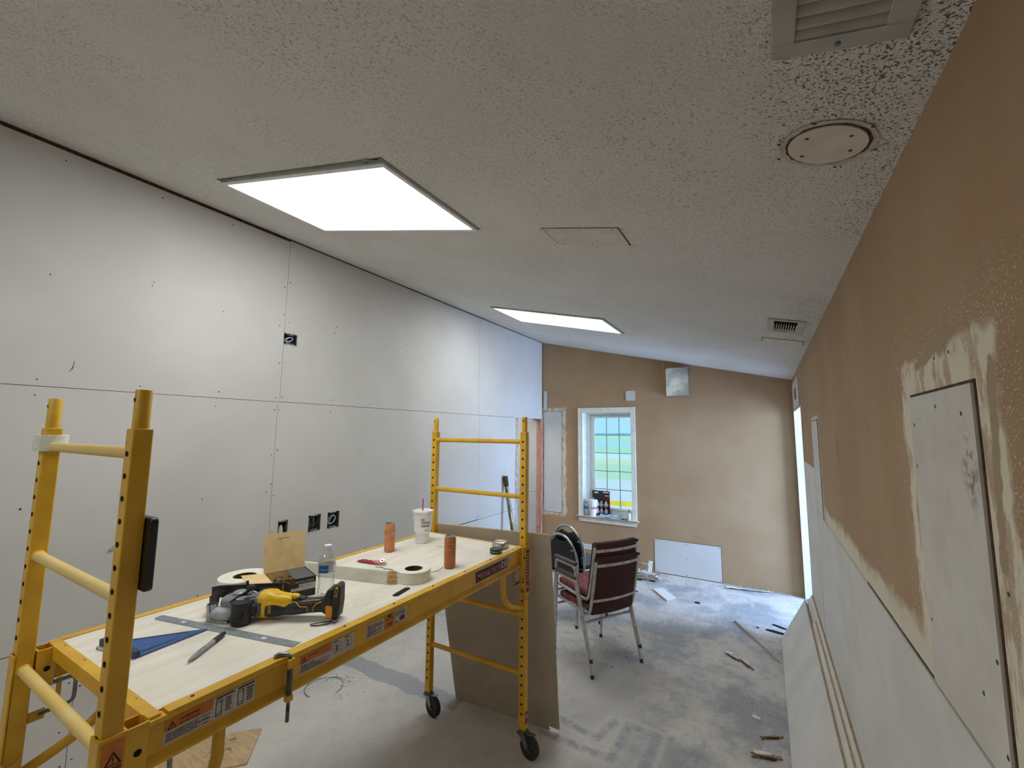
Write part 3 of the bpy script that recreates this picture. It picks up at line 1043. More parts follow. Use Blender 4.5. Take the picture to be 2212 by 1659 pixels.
gm = MB(); gm.bx(XR - .0012, XR + .01, 1.10, 2.15, 1.296, 1.3095, 'brown_gap'); gm.build('board_joint', wall_right, smooth=False)
b1 = rboard(1.02, 1.383, 1.312, 1.95, 'patch_smudged', 'tall narrow patch with a dark smudge at its top right corner')
rboard(YB, 1.016, .012, 1.303, 'board_grey', gap=False)
rboard(1.024, 3.938, .012, 1.303, 'board_grey', gap=False)
gm = MB(); gm.bx(XR - .0012, XR + .01, 3.938, 3.955, 1.30, 1.615, 'brown_gap'); gm.build('board_joint', wall_right, smooth=False)
rboard(3.955, 4.985, .012, 1.612, 'board_grey', gap=False)
rboard(3.56, 3.945, 1.309, 1.957, 'board_grey', 'distant narrow patch near the doorway')
rboard(5.14, 6.12, 2.152, 2.45, 'board_grey', 'small board above the doorway', gap=False)
mb = MB()
mb.bx(XR - .008, XR - .0056, 5.50, 5.68, 2.24, 2.36, 'print_black')
mb.build('dark_slot', wall_right, smooth=False)
mb = MB()
for (yy, zz) in ((1.07, 1.90), (1.20, 1.92), (1.355, 1.885), (1.362, 1.79), (1.03, 1.50), (1.36, 1.45), (1.028, 1.36), (1.10, 1.42)):
    mb.disc((XR - .0062, yy, zz), (-1, 0, 0), .0045, 'print_black', 8)
for (yy, zz) in ((1.92, 1.98), (2.38, 1.48), (2.05, 1.47), (1.98, 1.43), (2.95, 1.93), (3.2, 2.05), (1.12, 2.02), (1.2, 2.02), (.98, 1.62)):
    mb.disc((XR - .0006, yy, zz), (-1, 0, 0), .004, 'print_black', 7)
mb.build('screw_heads', wall_right, smooth=False, recalc=False, kind='stuff')

# ---- wall behind the camera
mb = MB(); mb.bx(-3.25, .46, YB - .1, YB, 0, 3.9, 'drywall')
struct(mb, 'wall_back', smooth=False)

# ---- ceiling: sloping popcorn board with real cut-outs
TH = math.atan(SL)
UX = Vector((cos(TH), 0, -sin(TH)))
NY = Vector((0, 1, 0))
NC = Vector((sin(TH), 0, cos(TH)))       # up out of the ceiling
CX0 = -3.25
CO = Vector((CX0, YB, cz(CX0)))


def cu(x):
    return (x - CX0) / cos(TH)


def cp(x, y, n=0.0):
    """point on the ceiling underside at world x,y; n>0 goes up into the ceiling"""
    return Vector((x, y, cz(x))) + NC * n


LIGHTS = [(-2.405, -1.192, 1.062, 1.695), (-2.40, -1.195, 3.645, 4.29), (-2.40, -1.195, -1.52, -0.90)]
REG = [(0.078, 0.214, 0.56, 0.872), (0.080, 0.214, 3.10, 3.40)]
holes = []
for (a, b_, c, d) in LIGHTS:
    holes.append((cu(a + .0), cu(b_ + .012), c - .022 - YB, d - YB))
for (a, b_, c, d) in REG:
    holes.append((cu(a), cu(b_), c - YB, d - YB))
holes.append((cu(-.840), cu(-.482), 1.682 - YB, 1.884 - YB))
mb = MB()
mb.panel(CO, UX, NY, -NC, cu(0.46), YF + .28 - YB, .016, holes, 'popcorn_ceiling', 'brown_gap')
ceiling = struct(mb, 'ceiling', smooth=False)
# dark plenum above
mb = MB()
a0, a1 = CX0 - .02, .48
mb.hexa([cp(a0, YB - .1, .2), cp(a1, YB - .1, .2), cp(a1, 6.5, .2), cp(a0, 6.5, .2), cp(a0, YB - .1, .26), cp(a1, YB - .1, .26), cp(a1, 6.5, .26), cp(a0, 6.5, .26)], 'dark_void')
struct(mb, 'ceiling_deck', smooth=False)


def csheet(mb, a, b_, c, d, n0, n1, mt):
    p = [cp(a, c, n0), cp(b_, c, n0), cp(b_, d, n0), cp(a, d, n0)]
    q = [cp(a, c, n1), cp(b_, c, n1), cp(b_, d, n1), cp(a, d, n1)]
    mb.hexa(p + q, mt)


def cframe(mb, a, b_, c, d, w, n0, n1, mt):
    csheet(mb, a, b_, c, c + w, n0, n1, mt)
    csheet(mb, a, b_, d - w, d, n0, n1, mt)
    csheet(mb, a, a + w, c + w, d - w, n0, n1, mt)
    csheet(mb, b_ - w, b_, c + w, d - w, n0, n1, mt)


PL = ['flat rectangular LED ceiling light nearest the camera, above the scaffold', 'distant flat LED ceiling light towards the far wall', 'flat LED ceiling light behind the camera']
for i, (a, b_, c, d) in enumerate(LIGHTS):
    root = thing('ceiling_light', PL[i], 'ceiling light', cp((a + b_) / 2, (c + d) / 2, 0), group='flat LED panels set in the sloping ceiling')
    org = root.location
    mb = MB(); cframe(mb, a, b_, c, d, .024, -.012, .018, 'white_frame')
    mb.build('frame', root, org=org, bevel=.002)
    mb = MB(); csheet(mb, a + .024, b_ - .024, c + .024, d - .024, -.008, -.004, 'panel_glow')
    mb.build('diffuser', root, org=org, smooth=False)
    for yy in (0, 1):
        mb = MB()
        xx = a + .05 if yy == 0 else b_ - .09
        mb.tube([cp(xx, c + .0, -.004), cp(xx, c - .028, -.012), cp(xx + .035, c - .034, -.010), cp(xx + .05, c - .012, 0), cp(xx + .06, c, .006)], .0025, 'zinc', 6)
        mb.build('spring_clip', root, org=org)

# ceiling patches
mb = MB()
csheet(mb, -.834, -.489, 1.690, 1.879, -.003, .006, 'patch_board')
o = mb.build('ceiling_patch', ceiling, smooth=False, label='rectangular drywall patch between the two lights')
mb = MB(); csheet(mb, -.85, -.47, 1.67, 1.90, .02, .03, 'brown_gap')
mb.build('blocking', ceiling, smooth=False)
s_ = MB()
for (xx, yy) in ((-.815, 1.705), (-.66, 1.703), (-.515, 1.705), (-.81, 1.865), (-.66, 1.868), (-.85, 1.70), (-.86, 1.88), (-.47, 1.70), (-.465, 1.875), (-.65, 1.90)):
    s_.disc(cp(xx, yy, -.0036), -NC, .0045, 'print_black', 7)
s_.build('screw_heads', o, smooth=False, recalc=False, kind='stuff')
# circular patch
cc = (0.162, 1.212)


def ring(mb, r0, r1, n0, mt, wob=0.0, N=40):
    vi = []; vo = []
    for k in range(N):
        a = 2 * pi * k / N
        w0 = random.uniform(-wob, wob); w1 = random.uniform(-wob, wob)
        vi.append(cp(cc[0] + (r0 + w0) * cos(a), cc[1] + (r0 + w0) * sin(a), n0))
        vo.append(cp(cc[0] + (r1 + w1) * cos(a), cc[1] + (r1 + w1) * sin(a), n0))
    mb.add(vi + vo, [(k, (k + 1) % N, N + (k + 1) % N, N + k) for k in range(N)], mt)


mb = MB()
ring(mb, .080, .096, -.0022, 'popcorn_smooth' if 'popcorn_smooth' in MATS else 'register_paint', .002)
ring(mb, .070, .084, -.0030, 'brown_gap', .0022)
N = 36
top = [cp(cc[0] + .079 * cos(2 * pi * k / N), cc[1] + .079 * sin(2 * pi * k / N), .0) for k in range(N)]
bot = [cp(cc[0] + .0775 * cos(2 * pi * k / N), cc[1] + .0775 * sin(2 * pi * k / N), -.0055) for k in range(N)]
mb.add(top + bot, [tuple(range(N, 2 * N))] + [(k, (k + 1) % N, N + (k + 1) % N, N + k) for k in range(N)], 'patch_board')
o = mb.build('ceiling_patch', ceiling, smooth=False, label='round drywall patch with a dark cut edge')
s_ = MB()
for k, (a, rr) in enumerate(((.5, .055), (2.5, .058), (3.9, .056), (5.6, .055), (.3, .10), (1.3, .10), (2.75, .103), (3.4, .1), (4.4, .1), (5.6, .098))):
    s_.disc(cp(cc[0] + rr * cos(a), cc[1] + rr * sin(a), -.0062), -NC, .0045, 'print_black', 8)
s_.build('screw_heads', o, smooth=False, recalc=False, kind='stuff')
# thin strip patch beyond the far register
mb = MB()
csheet(mb, .012, .276, 3.695, 3.87, -.001, .004, 'brown_gap')
csheet(mb, .018, .270, 3.702, 3.862, -.005, -.001, 'patch_board')
mb.build('ceiling_patch', ceiling, smooth=False, label='long narrow patch beyond the far register')
# brown gap line where ceiling meets the left wall
mb = MB()
mb.bx(XL - .03, XL - .006, YB, 6.18, cz(XL) - .03, cz(XL) + .005, 'brown_gap')
mb.build('wall_gap', ceiling, smooth=False)


# air registers
def register(a, b_, c, d, label, far=False):
    root = thing('air_register', label, 'air vent', cp((a + b_) / 2, (c + d) / 2, 0), group='ceiling air registers by the right wall')
    org = root.location
    w = .036
    mb = MB(); cframe(mb, a - w + .004, b_ + w - .006, c - w, d + w - .004, w, -.007, .001, 'register_paint')
    mb.stud(cp((a + b_) / 2, d + .016, -.0068), -NC, .005, .003, 'zinc', 10)
    mb.build('face_frame', root, org=org, bevel=.003)
    mb = MB()
    csheet(mb, a - .002, b_ + .002, c - .002, d + .002, .075, .085, 'register_dark')
    csheet(mb, a - .004, a, c, d, .001, .08, 'register_dark'); csheet(mb, b_, b_ + .004, c, d, .001, .08, 'register_dark')
    csheet(mb, a, b_, c - .004, c, .001, .08, 'register_dark'); csheet(mb, a, b_, d, d + .004, .001, .08, 'register_dark')
    mb.build('duct_collar', root, org=org, smooth=False)
    if not far:
        n = 12; pitch = (d - c) / n
        for k in range(n):
            y0 = c + pitch * k - .003
            mb = MB()
            prof = [(0, .001), (.004, -.004), (.010, -.005), (.018, -.001), (.026, .009), (.0285, .016), (.0265, .017), (.024, .010), (.017, .002), (.010, -.002), (.004, -.001), (.001, .003)]
            pa = []; pb = []
            for (py, pn) in prof:
                pa.append(cp(a + .001, y0 + .030 - py, pn)); pb.append(cp(b_ - .001, y0 + .030 - py, pn))
            q = len(prof)
            mb.add(pa + pb, [tuple(range(q)), tuple(range(2 * q - 1, q - 1, -1))] + [(i, (i + 1) % q, q + (i + 1) % q, q + i) for i in range(q)], 'register_paint')
            mb.build('louvre', root, org=org)
    else:
        n = 10; pitch = (b_ - a) / n
        for k in range(n):
            mb = MB()
            csheet(mb, a + pitch * (k + .15), a + pitch * (k + .6), c + .11, d - .035, -.003, .012, 'register_paint')
            mb.build('louvre', root, org=org, smooth=False)
        mb = MB(); csheet(mb, a, b_, d - .035, d - .002, -.004, .004, 'register_paint')
        mb.build('damper_plate', root, org=org, smooth=False)
    return root


register(*REG[0], 'large pale louvred air register at the top right, in the mildewed ceiling')
register(*REG[1], 'small distant air register with a half-open dark grille', far=True)

# ================================================================ OUTSIDE
mb = MB()
mb.bx(-420, 420, 6.48, 420, -.14, -.12, 'outside_ground')
gr = struct(mb, 'ground_outside', smooth=False)
mb = MB(); mb.bx(.47, 40, -30, 6.48, -.14, -.12, 'outside_ground')
struct(mb, 'ground_outside', smooth=False)
mb = MB()
mb.bx(-14, 5, 11.9, 12.15, -.12, -.02, 'curb_yellow')
one(mb, 'yellow_curb', 'yellow painted curb seen low through the window', 'curb', (-4, 12, -.12))
mb = MB()
px = -420; prev = 6
pts = [(-420, -1)]
while px < 60:
    hgt = 5 + 3.2 * sin(px * .021) + 2.0 * sin(px * .057 + 1) + random.uniform(-.4, .4)
    pts.append((px, max(0.6, hgt * .42))); px += 9
pts.append((60, -1))
mb.prism(pts, (0, 395, 0), (1, 0, 0), (0, 0, 1), (0, 20, 0), 'hills')
hl = struct(mb, 'hills', smooth=False)

# ================================================================ SCAFFOLD
SC = thing('rolling_scaffold', 'yellow steel rolling scaffold with a plywood deck, covered in tools and drink cans', 'scaffold', (-1.66, 1.42, 0))
SO = Vector((-1.66, 1.42, 0))
DK = 1.172
POSTS = {'NL': (-2.002, .463), 'NR': (-1.32, .457), 'FL': (-2.026, 2.397), 'FR': (-1.307, 2.397)}
hp = .0205


def P_(mb, name, parent=None, **kw):
    return mb.build(name, parent if parent is not None else SC, org=SO, **kw)


for k, (px, py) in POSTS.items():
    mb = MB()
    mb.bx(px - hp, px + hp, py - hp, py + hp, .138, 1.86, 'yellow_paint')
    post = P_(mb, 'post', bevel=.003)
    h = MB()
    h.lathe([(.0068, 0), (.0062, -.0012), (0, -.0012)], (0, 0, 0), 'black_hole', 14, axis=(0, -1, 0))
    if 'hole' not in MATS:
        MATS['hole'] = 1
        hole_mesh = h.build('pin_hole', post, smooth=False).data
        bpy.data.objects.remove(bpy.data.objects['pin_hole'])
    z = 1.80
    while z > .2:
        if not (1.0 < z < 1.17):
            ho = bpy.data.objects.new('pin_hole', hole_mesh); COL.objects.link(ho); ho.parent = post
            ho.location = Vector((px, py - hp - .0014, z)) - SO
        z -= .0525
    mb = MB()
    mb.lathe([(0, 1.78), (.0172, 1.78), (.0172, 1.952), (.0158, 1.9545), (.0135, 1.955), (.013, 1.90), (0, 1.90)], (px, py, 0), 'yellow_paint', 20)
    mb.disc((px, py - .0176, 1.93), (0, -1, 0), .0055, 'black_hole', 10)
    P_(mb, 'coupling_pin', post)

for (a, b_) in (('NL', 'NR'), ('FL', 'FR')):
    pa, pb = POSTS[a], POSTS[b_]
    for z in (1.80, 1.461, 1.125, .768, .435):
        mb = MB()
        r_ = .0145
        mb.cyl((pa[0] + hp - .002, pa[1], z), (pb[0] - hp + .002, pb[1], z), r_, 'yellow_lit' if a == 'NL' else 'yellow_paint', 18)
        # weld beads
        mb.lathe([(r_, 0), (r_ + .004, .0005), (r_ + .002, .005), (r_, .008)], (pa[0] + hp, pa[1], z), 'yellow_paint', 14, axis=(1, 0, 0))
        mb.lathe([(r_, 0), (r_ + .004, .0005), (r_ + .002, .005), (r_, .008)], (pb[0] - hp, pb[1], z), 'yellow_paint', 14, axis=(-1, 0, 0))
        P_(mb, 'rung')

# side rails (channels)
XRO, XLO = -1.290, -2.045
for side in (1, -1):
    xo = XRO if side == 1 else XLO
    s = -side
    prof = [(0, 1.168), (0, 1.158), (.016 * s, 1.146), (.016 * s, 1.084), (0, 1.070), (0, 1.062), (.034 * s, 1.062), (.034 * s, 1.168)]
    mb = MB()
    mb.prism([(p[0], p[1]) for p in prof], (xo, .522, 0), (1, 0, 0), (0, 0, 1), (0, 1.832, 0), 'yellow_paint')
    rail = P_(mb, 'side_rail', smooth=False)
    if side == 1:
        rail_r = rail
# deck
mb = MB()
mb.bx(-2.010, -1.325, .548, 2.345, DK - .014, DK, 'deck_ply')
deck = P_(mb, 'deck_board', smooth=False)
# hand hole: dark rounded slot
mb = MB()
sl = []
for k in range(9):
    a = -pi + pi * k / 8
    sl.append((.0155 * cos(a), -.040 + .0155 * sin(a)))
for k in range(9):
    a = pi * k / 8
    sl.append((.0155 * cos(a), .040 + .0155 * sin(a)))
mb.prism([(p[0], p[1]) for p in sl], (-1.384, 1.44, DK - .002), (.98, .18, 0), (-.18, .98, 0), (0, 0, .0026), 'brown_gap')
mb.prism([(p[0] * .78 + .002, p[1] * .93) for p in sl], (-1.384, 1.44, DK - .002), (.98, .18, 0), (-.18, .98, 0), (0, 0, .003), 'dark_void')
P_(mb, 'hand_slot', deck, smooth=False)
# trim angles round the deck
mb = MB(); mb.bx(-1.326, XRO + .001, .56, 2.352, 1.168, DK + .0022, 'yellow_paint'); tr_ = P_(mb, 'deck_edge_angle', bevel=.001)
for i in range(8):
    r_ = MB(); yy = .62 + i * .235
    r_.lathe([(0, .0042), (.003, .0038), (.0045, .002), (.005, 0)], (-1.312, yy, DK + .002), 'zinc', 10)
    P_(r_, 'rivet', tr_)
mb = MB(); mb.bx(XLO - .001, -2.012, .55, 2.352, 1.168, DK + .002, 'yellow_paint'); P_(mb, 'deck_edge_angle', bevel=.001)
mb = MB(); mb.bx(-2.035, -1.300, .522, .549, 1.168, DK + .003, 'yellow_paint'); mb.bx(-2.010, -1.325, .520, .524, 1.135, DK + .003, 'yellow_paint')
ea = P_(mb, 'deck_edge_angle', bevel=.001)
for xx in (-1.95, -1.78, -1.60, -1.42):
    r_ = MB(); r_.bx(xx - .006, xx + .006, .539, .542, DK + .003, DK + .0036, 'zinc'); P_(r_, 'rivet', ea)
mb = MB(); mb.bx(-2.035, -1.300, 2.343, 2.356, 1.168, DK + .003, 'yellow_lit'); mb.bx(-2.01, -1.325, 2.352, 2.356, 1.11, DK + .003, 'yellow_lit')
P_(mb, 'deck_edge_angle', bevel=.001)
# cross bearers below deck
for yy in (.95, 1.43, 1.92):
    mb = MB(); mb.bx(-2.008, -1.326, yy - .016, yy + .016, 1.118, DK - .0145, 'yellow_paint'); P_(mb, 'cross_bearer', bevel=.002)


def label_block(mb, y0, y1, z0, z1, mt, X=-1.3055, lines=0, m='print_dark', mar=.004):
    """flat label on the web of the right rail"""
    mb.bx(X, X + .0006, y0, y1, z0, z1, mt)
    if lines:
        h_ = (z1 - z0 - 2 * mar) / lines
        for i in range(lines):
            zc = z1 - mar - h_ * (i + .5)
            yy = y0 + mar
            end = y1 - mar if random.random() < .6 else y0 + (y1 - y0) * random.uniform(.45, .9)
            while yy < end - .003:
                w_ = random.uniform(.008, .03)
                mb.bx(X + .0006, X + .0009, yy, min(yy + w_, end), zc - h_ * .24, zc + h_ * .24, m)
                yy += w_ + .002


def rail_tri(mb, y, z, h, X=-1.3045):
    mb.prism([(0, 0), (h * 1.1, 0), (h * .55, h)], (X, y, z), (0, 1, 0), (0, 0, 1), (.0004, 0, 0), 'print_dark')
    mb.prism([(h * .2, h * .12), (h * .9, h * .12), (h * .55, h * .78)], (X + .0004, y, z), (0, 1, 0), (0, 0, 1), (.0003, 0, 0), 'sticker_orange')
    mb.bx(X + .0007, X + .001, y + h * .49, y + h * .61, z + h * .3, z + h * .6, 'print_dark')
    mb.bx(X + .0007, X + .001, y + h * .49, y + h * .61, z + h * .17, z + h * .25, 'print_dark')


def textR(mb, s_, y, z, height, m, X=-1.3036, width=None, shear=0.0):
    mb.text(s_, lambda a, b_: (X, y + a, z + b_), m, height=height, width=width, shear=shear)


# warning label near end: orange head + text, then two diagrams
mb = MB()
label_block(mb, .560, .668, 1.121, 1.145, 'sticker_orange')
label_block(mb, .560, .668, 1.090, 1.120, 'sticker_white', lines=6)
rail_tri(mb, .566, 1.1225, .018)
textR(mb, 'WARNING', .592, 1.133, .0095, 'print_dark'); textR(mb, 'ADVERTENCIA', .592, 1.124, .007, 'print_dark')
label_block(mb, .669, .780, 1.090, 1.145, 'sticker_white')
for yy in (.676, .732):
    mb.bx(-1.3048, -1.3043, yy, yy + .045, 1.139, 1.1425, 'print_dark')
    for (a, b_, c, d) in ((0, .0015, 1.096, 1.136), (.014, .0155, 1.096, 1.136), (0, .0155, 1.1345, 1.136), (0, .0155, 1.096, 1.0975), (0, .0155, 1.129, 1.130), (0, .0155, 1.102, 1.103), (.011, .021, 1.128, 1.1286), (.011, .021, 1.104, 1.1046)):
        mb.bx(-1.3048, -1.3043, yy + a, yy + b_, c, d, 'print_dark')
    for i in range(6):
        mb.bx(-1.3048, -1.3043, yy + .024, yy + .024 + random.uniform(.012, .02), 1.100 + i * .006, 1.1025 + i * .006, 'print_dark')
P_(mb, 'warning_label', rail_r, smooth=False, label='orange and white warning label with clamp diagrams')
# second warning label with deck diagrams
mb = MB()
label_block(mb, .918, 1.035, 1.122, 1.145, 'sticker_orange')
label_block(mb, .918, 1.035, 1.090, 1.121, 'sticker_white', lines=6)
rail_tri(mb, .923, 1.1235, .017)
textR(mb, 'WARNING', .948, 1.134, .0075, 'print_dark')
label_block(mb, 1.036, 1.128, 1.090, 1.145, 'sticker_white')
for yy in (1.042, 1.086):
    mb.bx(-1.3048, -1.3043, yy, yy + .018, 1.139, 1.1415, 'print_dark')
    for z in (1.131, 1.119, 1.107):
        mb.prism([(0, 0), (.026, .004), (.034, 0), (.008, -.005)], (-1.3046, yy, z), (0, 1, 0), (0, 0, 1), (.0003, 0, 0), 'grey_plastic')
        mb.prism([(.002, -.0006), (.0255, .003), (.031, -.0005), (.0085, -.0042)], (-1.3042, yy, z), (0, 1, 0), (0, 0, 1), (.0002, 0, 0), 'sticker_white')
    mb.bx(-1.3048, -1.3040, yy + .013, yy + .0165, 1.107, 1.128, 'print_black')
P_(mb, 'warning_label', rail_r, smooth=False, label='warning label with two deck diagrams')
mb = MB()
label_block(mb, 1.184, 1.268, 1.094, 1.143, 'sticker_white', lines=9)
P_(mb, 'instruction_label', rail_r, smooth=False)
mb = MB()
label_block(mb, 1.274, 1.322, 1.094, 1.145, 'sticker_orange')
textR(mb, 'MAX LOAD', 1.276, 1.128, .008, 'print_black'); textR(mb, '500', 1.288, 1.104, .016, 'print_dark')
mb.prism([(0, 0), (.012, 0), (.016, .008), (-.004, .008)], (-1.3046, 1.29, 1.136), (0, 1, 0), (0, 0, 1), (.0003, 0, 0), 'print_black')
P_(mb, 'load_label', rail_r, smooth=False)
mb = MB()
label_block(mb, 1.326, 1.395, 1.096, 1.148, 'sticker_white')
textR(mb, 'MADE', 1.330, 1.137, .008, 'print_black'); textR(mb, 'IN USA', 1.354, 1.137, .008, 'print_black')
for i in range(2):
    mb.bx(-1.3048, -1.3043, 1.330, 1.384, 1.127 + i * .005, 1.129 + i * .005, 'print_black')
yy = 1.352
while yy < 1.378:
    w_ = random.uniform(.0006, .0018); mb.bx(-1.3048, -1.3043, yy, yy + w_, 1.102, 1.121, 'print_black'); yy += w_ + random.uniform(.0006, .0014)
mb.bx(-1.3048, -1.3043, 1.330, 1.345, 1.101, 1.105, 'print_black')
P_(mb, 'serial_label', rail_r, smooth=False, label='white serial label with a barcode')
# maker's nameplate
mb = MB()
mb.bx(-1.3055, -1.3047, 1.885, 2.200, 1.094, 1.150, 'print_black')
textR(mb, 'M', 1.892, 1.101, .050, 'print_redorange', shear=.25)
textR(mb, 'ETALTEC', 1.938, 1.104, .038, 'print_redorange', width=.155, shear=.25)
textR(mb, 'H', 2.093, 1.104, .050, 'print_redorange', shear=.25)
mb.bx(-1.3047, -1.3043, 2.135, 2.152, 1.104, 1.140, 'sticker_white'); mb.bx(-1.3047, -1.3043, 2.162, 2.194, 1.103, 1.142, 'sticker_white')
mb.bx(-1.3043, -1.304, 2.139, 2.148, 1.110, 1.132, 'print_black'); mb.bx(-1.3043, -1.304, 2.166, 2.190, 1.107, 1.138, 'print_black')
mb.bx(-1.304, -1.3037, 2.171, 2.185, 1.113, 1.132, 'sticker_white')
P_(mb, 'nameplate', rail_r, smooth=False, label='black nameplate with red-orange lettering')

# corner sleeves
for k, (px, py) in POSTS.items():
    near = k[0] == 'N'; right = k[1] == 'R'
    dy = 1 if near else -1
    t_ = .0045
    z0, z1 = .875, 1.174
    mb = MB()
    ox = 1 if right else -1
    w = hp + .0008
    # plate on the outer side, and on the end face
    xa = px + ox * w; xb = px + ox * (w + t_)
    mb.bx(min(xa, xb), max(xa, xb), py - w - t_, py + w + t_, z0, z1, 'yellow_paint')
    ya = py - dy * w; yb = py - dy * (w + t_)
    mb.bx(px - w if right else px - w - .0, px + w, min(ya, yb), max(ya, yb), z0, z1, 'yellow_paint')
    sleeve = P_(mb, 'corner_sleeve', bevel=.0015)
    # rectangular pocket between post and rail
    mb = MB()
    y0 = py + dy * (w + .002); y1 = py + dy * (w + .046)
    y0, y1 = min(y0, y1), max(y0, y1)
    xw0, xw1 = px - w - .001, px + w + .001
    pz0 = 1.060
    for (a, b_, c, d) in ((xw0 - t_, xw0, y0, y1), (xw1, xw1 + t_, y0, y1), (xw0, xw1, y0, y0 + t_), (xw0, xw1, y1 - t_, y1)):
        mb.bx(a, b_, c, d, pz0, 1.172, 'yellow_paint')
    fx = xw1 + t_ + .0006 if right else xw1 + t_ + .0006
    mb.disc((fx, (y0 + y1) / 2 + .003, 1.112), (1, 0, 0), .008, 'black_hole', 14)
    P_(mb, 'rail_pocket', bevel=.001)
    # curved support bracket under the rail
    mb = MB()
    yv = py + dy * .240
    zs = .815
    path = [(px, py + dy * hp, zs), (px, py + dy * .10, zs + .028), (px, py + dy * .165, zs + .055), (px, py + dy * .205, zs + .085), (px, py + dy * .230, zs + .125), (px, yv, zs + .17), (px, yv, 1.063)]
    mb.tube(path, .0155, 'yellow_paint', 14)
    P_(mb, 'support_bracket')
    # U-shaped locking bolt
    mb = MB()
    r_ = .0058
    ub = py + dy * .128; ua = py + dy * .045
    zt = 1.053; zb = .972
    mb.tube([(px, ua, zt), (px, ub - dy * .016, zt), (px, ub - dy * .004, zt - .004), (px, ub, zt - .016), (px, ub, zb + .016), (px, ub - dy * .004, zb + .004), (px, ub - dy * .016, zb), (px, ua, zb)], r_, 'zinc', 10)
    for zc in (zt, zb):
        for i in range(9):
            yy = ua + dy * (.004 + i * .0042)
            mb.lathe([(r_ - .0002, 0), (r_ + .0014, .001), (r_ - .0002, .002)], (px, yy, zc), 'zinc', 8, axis=(0, dy, 0))
    P_(mb, 'locking_bolt')
    mb = MB()
    yy = py + dy * .088
    mb.bx(px - .003, px + .003, min(py + dy * (hp + .004), py + dy * .062), max(py + dy * (hp + .004), py + dy * .062), .955, .985, 'yellow_paint')
    mb.bx(px - .003, px + .003, yy - .006, yy + .006, .99, 1.062, 'yellow_paint')
    P_(mb, 'lock_plate', bevel=.001)
    mb = MB()
    mb.lathe([(0, .012), (.006, .012), (.0075, .008), (.0075, 0)], (px, py - w - t_, .912), 'zinc', 12, axis=(0, -1, 0))
    mb.tube([(px + .002, py - w - .016, .90), (px + .010, py - w - .012, .882), (px + .03, py - w - .006, .868), (px + w + .016, py, .874), (px + w + .014, py + .012, .89)], .0012, 'dirty_steel', 6)
    P_(mb, 'snap_pin', sleeve)
    if k == 'NR':
        # triangular warning sticker and slot
        X = px + w + t_ + .0006
        mb = MB()
        mb.bx(X - .0005, X, py - .019, py + .021, 1.03, 1.165, 'sticker_orange')
        h = .030
        mb.prism([(-h * .55, 0), (h * .55, 0), (0, h)], (X, py + .003, 1.112), (0, 1, 0), (0, 0, 1), (.0004, 0, 0), 'print_dark')
        mb.prism([(-h * .34, h * .1), (h * .34, h * .1), (0, h * .76)], (X + .0004, py + .003, 1.112), (0, 1, 0), (0, 0, 1), (.0003, 0, 0), 'sticker_orange')
        mb.bx(X + .0007, X + .001, py + .0015, py + .0045, 1.121, 1.130, 'print_black'); mb.bx(X + .0007, X + .001, py + .0015, py + .0045, 1.1165, 1.119, 'print_black')
        for i in range(5):
            mb.bx(X, X + .0004, py - .015, py + .019, 1.106 - i * .0045, 1.1085 - i * .0045, 'print_dark')
        mb.bx(X, X + .0004, py - .004, py + .019, 1.05, 1.082, 'tin_green')
        P_(mb, 'warning_sticker', sleeve, smooth=False, label='orange sticker with a black warning triangle')
    if k == 'FR':
        X = px + w + t_ + .0006
        mb = MB()
        mb.bx(X - .0005, X, py - .020, py + .018, .905, 1.150, 'sticker_red')
        for i in range(10):
            mb.bx(X, X + .0003, py - .014, py + .012, .97 + i * .017, .976 + i * .017, 'sticker_white')
        mb.prism([(-.012, 0), (.012, 0), (0, .022)], (X, py, .93), (0, 1, 0), (0, 0, 1), (.0004, 0, 0), 'sticker_white')
        P_(mb, 'warning_sticker', sleeve, smooth=False, label='tall red sticker with white print')
mb = MB()
X = POSTS['FR'][0] + hp + .0006
mb.bx(X - .0004, X, 2.383, 2.412, .165, .235, 'sticker_red'); mb.bx(X, X + .0003, 2.388, 2.408, .20, .215, 'sticker_white')
P_(mb, 'small_red_sticker', smooth=False)

# spring-loaded deck pin on the right rail
px, py = -1.284, .872
mb = MB()
mb.bx(px - .010, px + .009, py - .010, py + .010, 1.140, 1.167, 'yellow_paint'); mb.bx(px - .010, px + .009, py - .010, py + .010, 1.046, 1.064, 'yellow_paint')
sp_ = P_(mb, 'spring_pin', bevel=.002)
mb = MB(); mb.cyl((px, py, .988), (px, py, 1.168), .0052, 'dirty_steel', 12)
P_(mb, 'rod', sp_)
mb = MB()
mb.tube([(px + .0078 * cos(i * .52), py + .0078 * sin(i * .52), 1.066 + .072 * i / 170) for i in range(171)], .0013, 'zinc', 5)
P_(mb, 'coil_spring', sp_)
mb = MB()
mb.tube([(px + .004, py + .002, 1.172), (px - .006, py - .004, 1.178), (px - .016, py - .014, 1.180), (px - .024, py - .026, 1.180), (px - .030, py - .036, 1.178)], [.004, .0055, .007, .008, .005], 'zinc', 10)
P_(mb, 'thumb_tab', sp_)

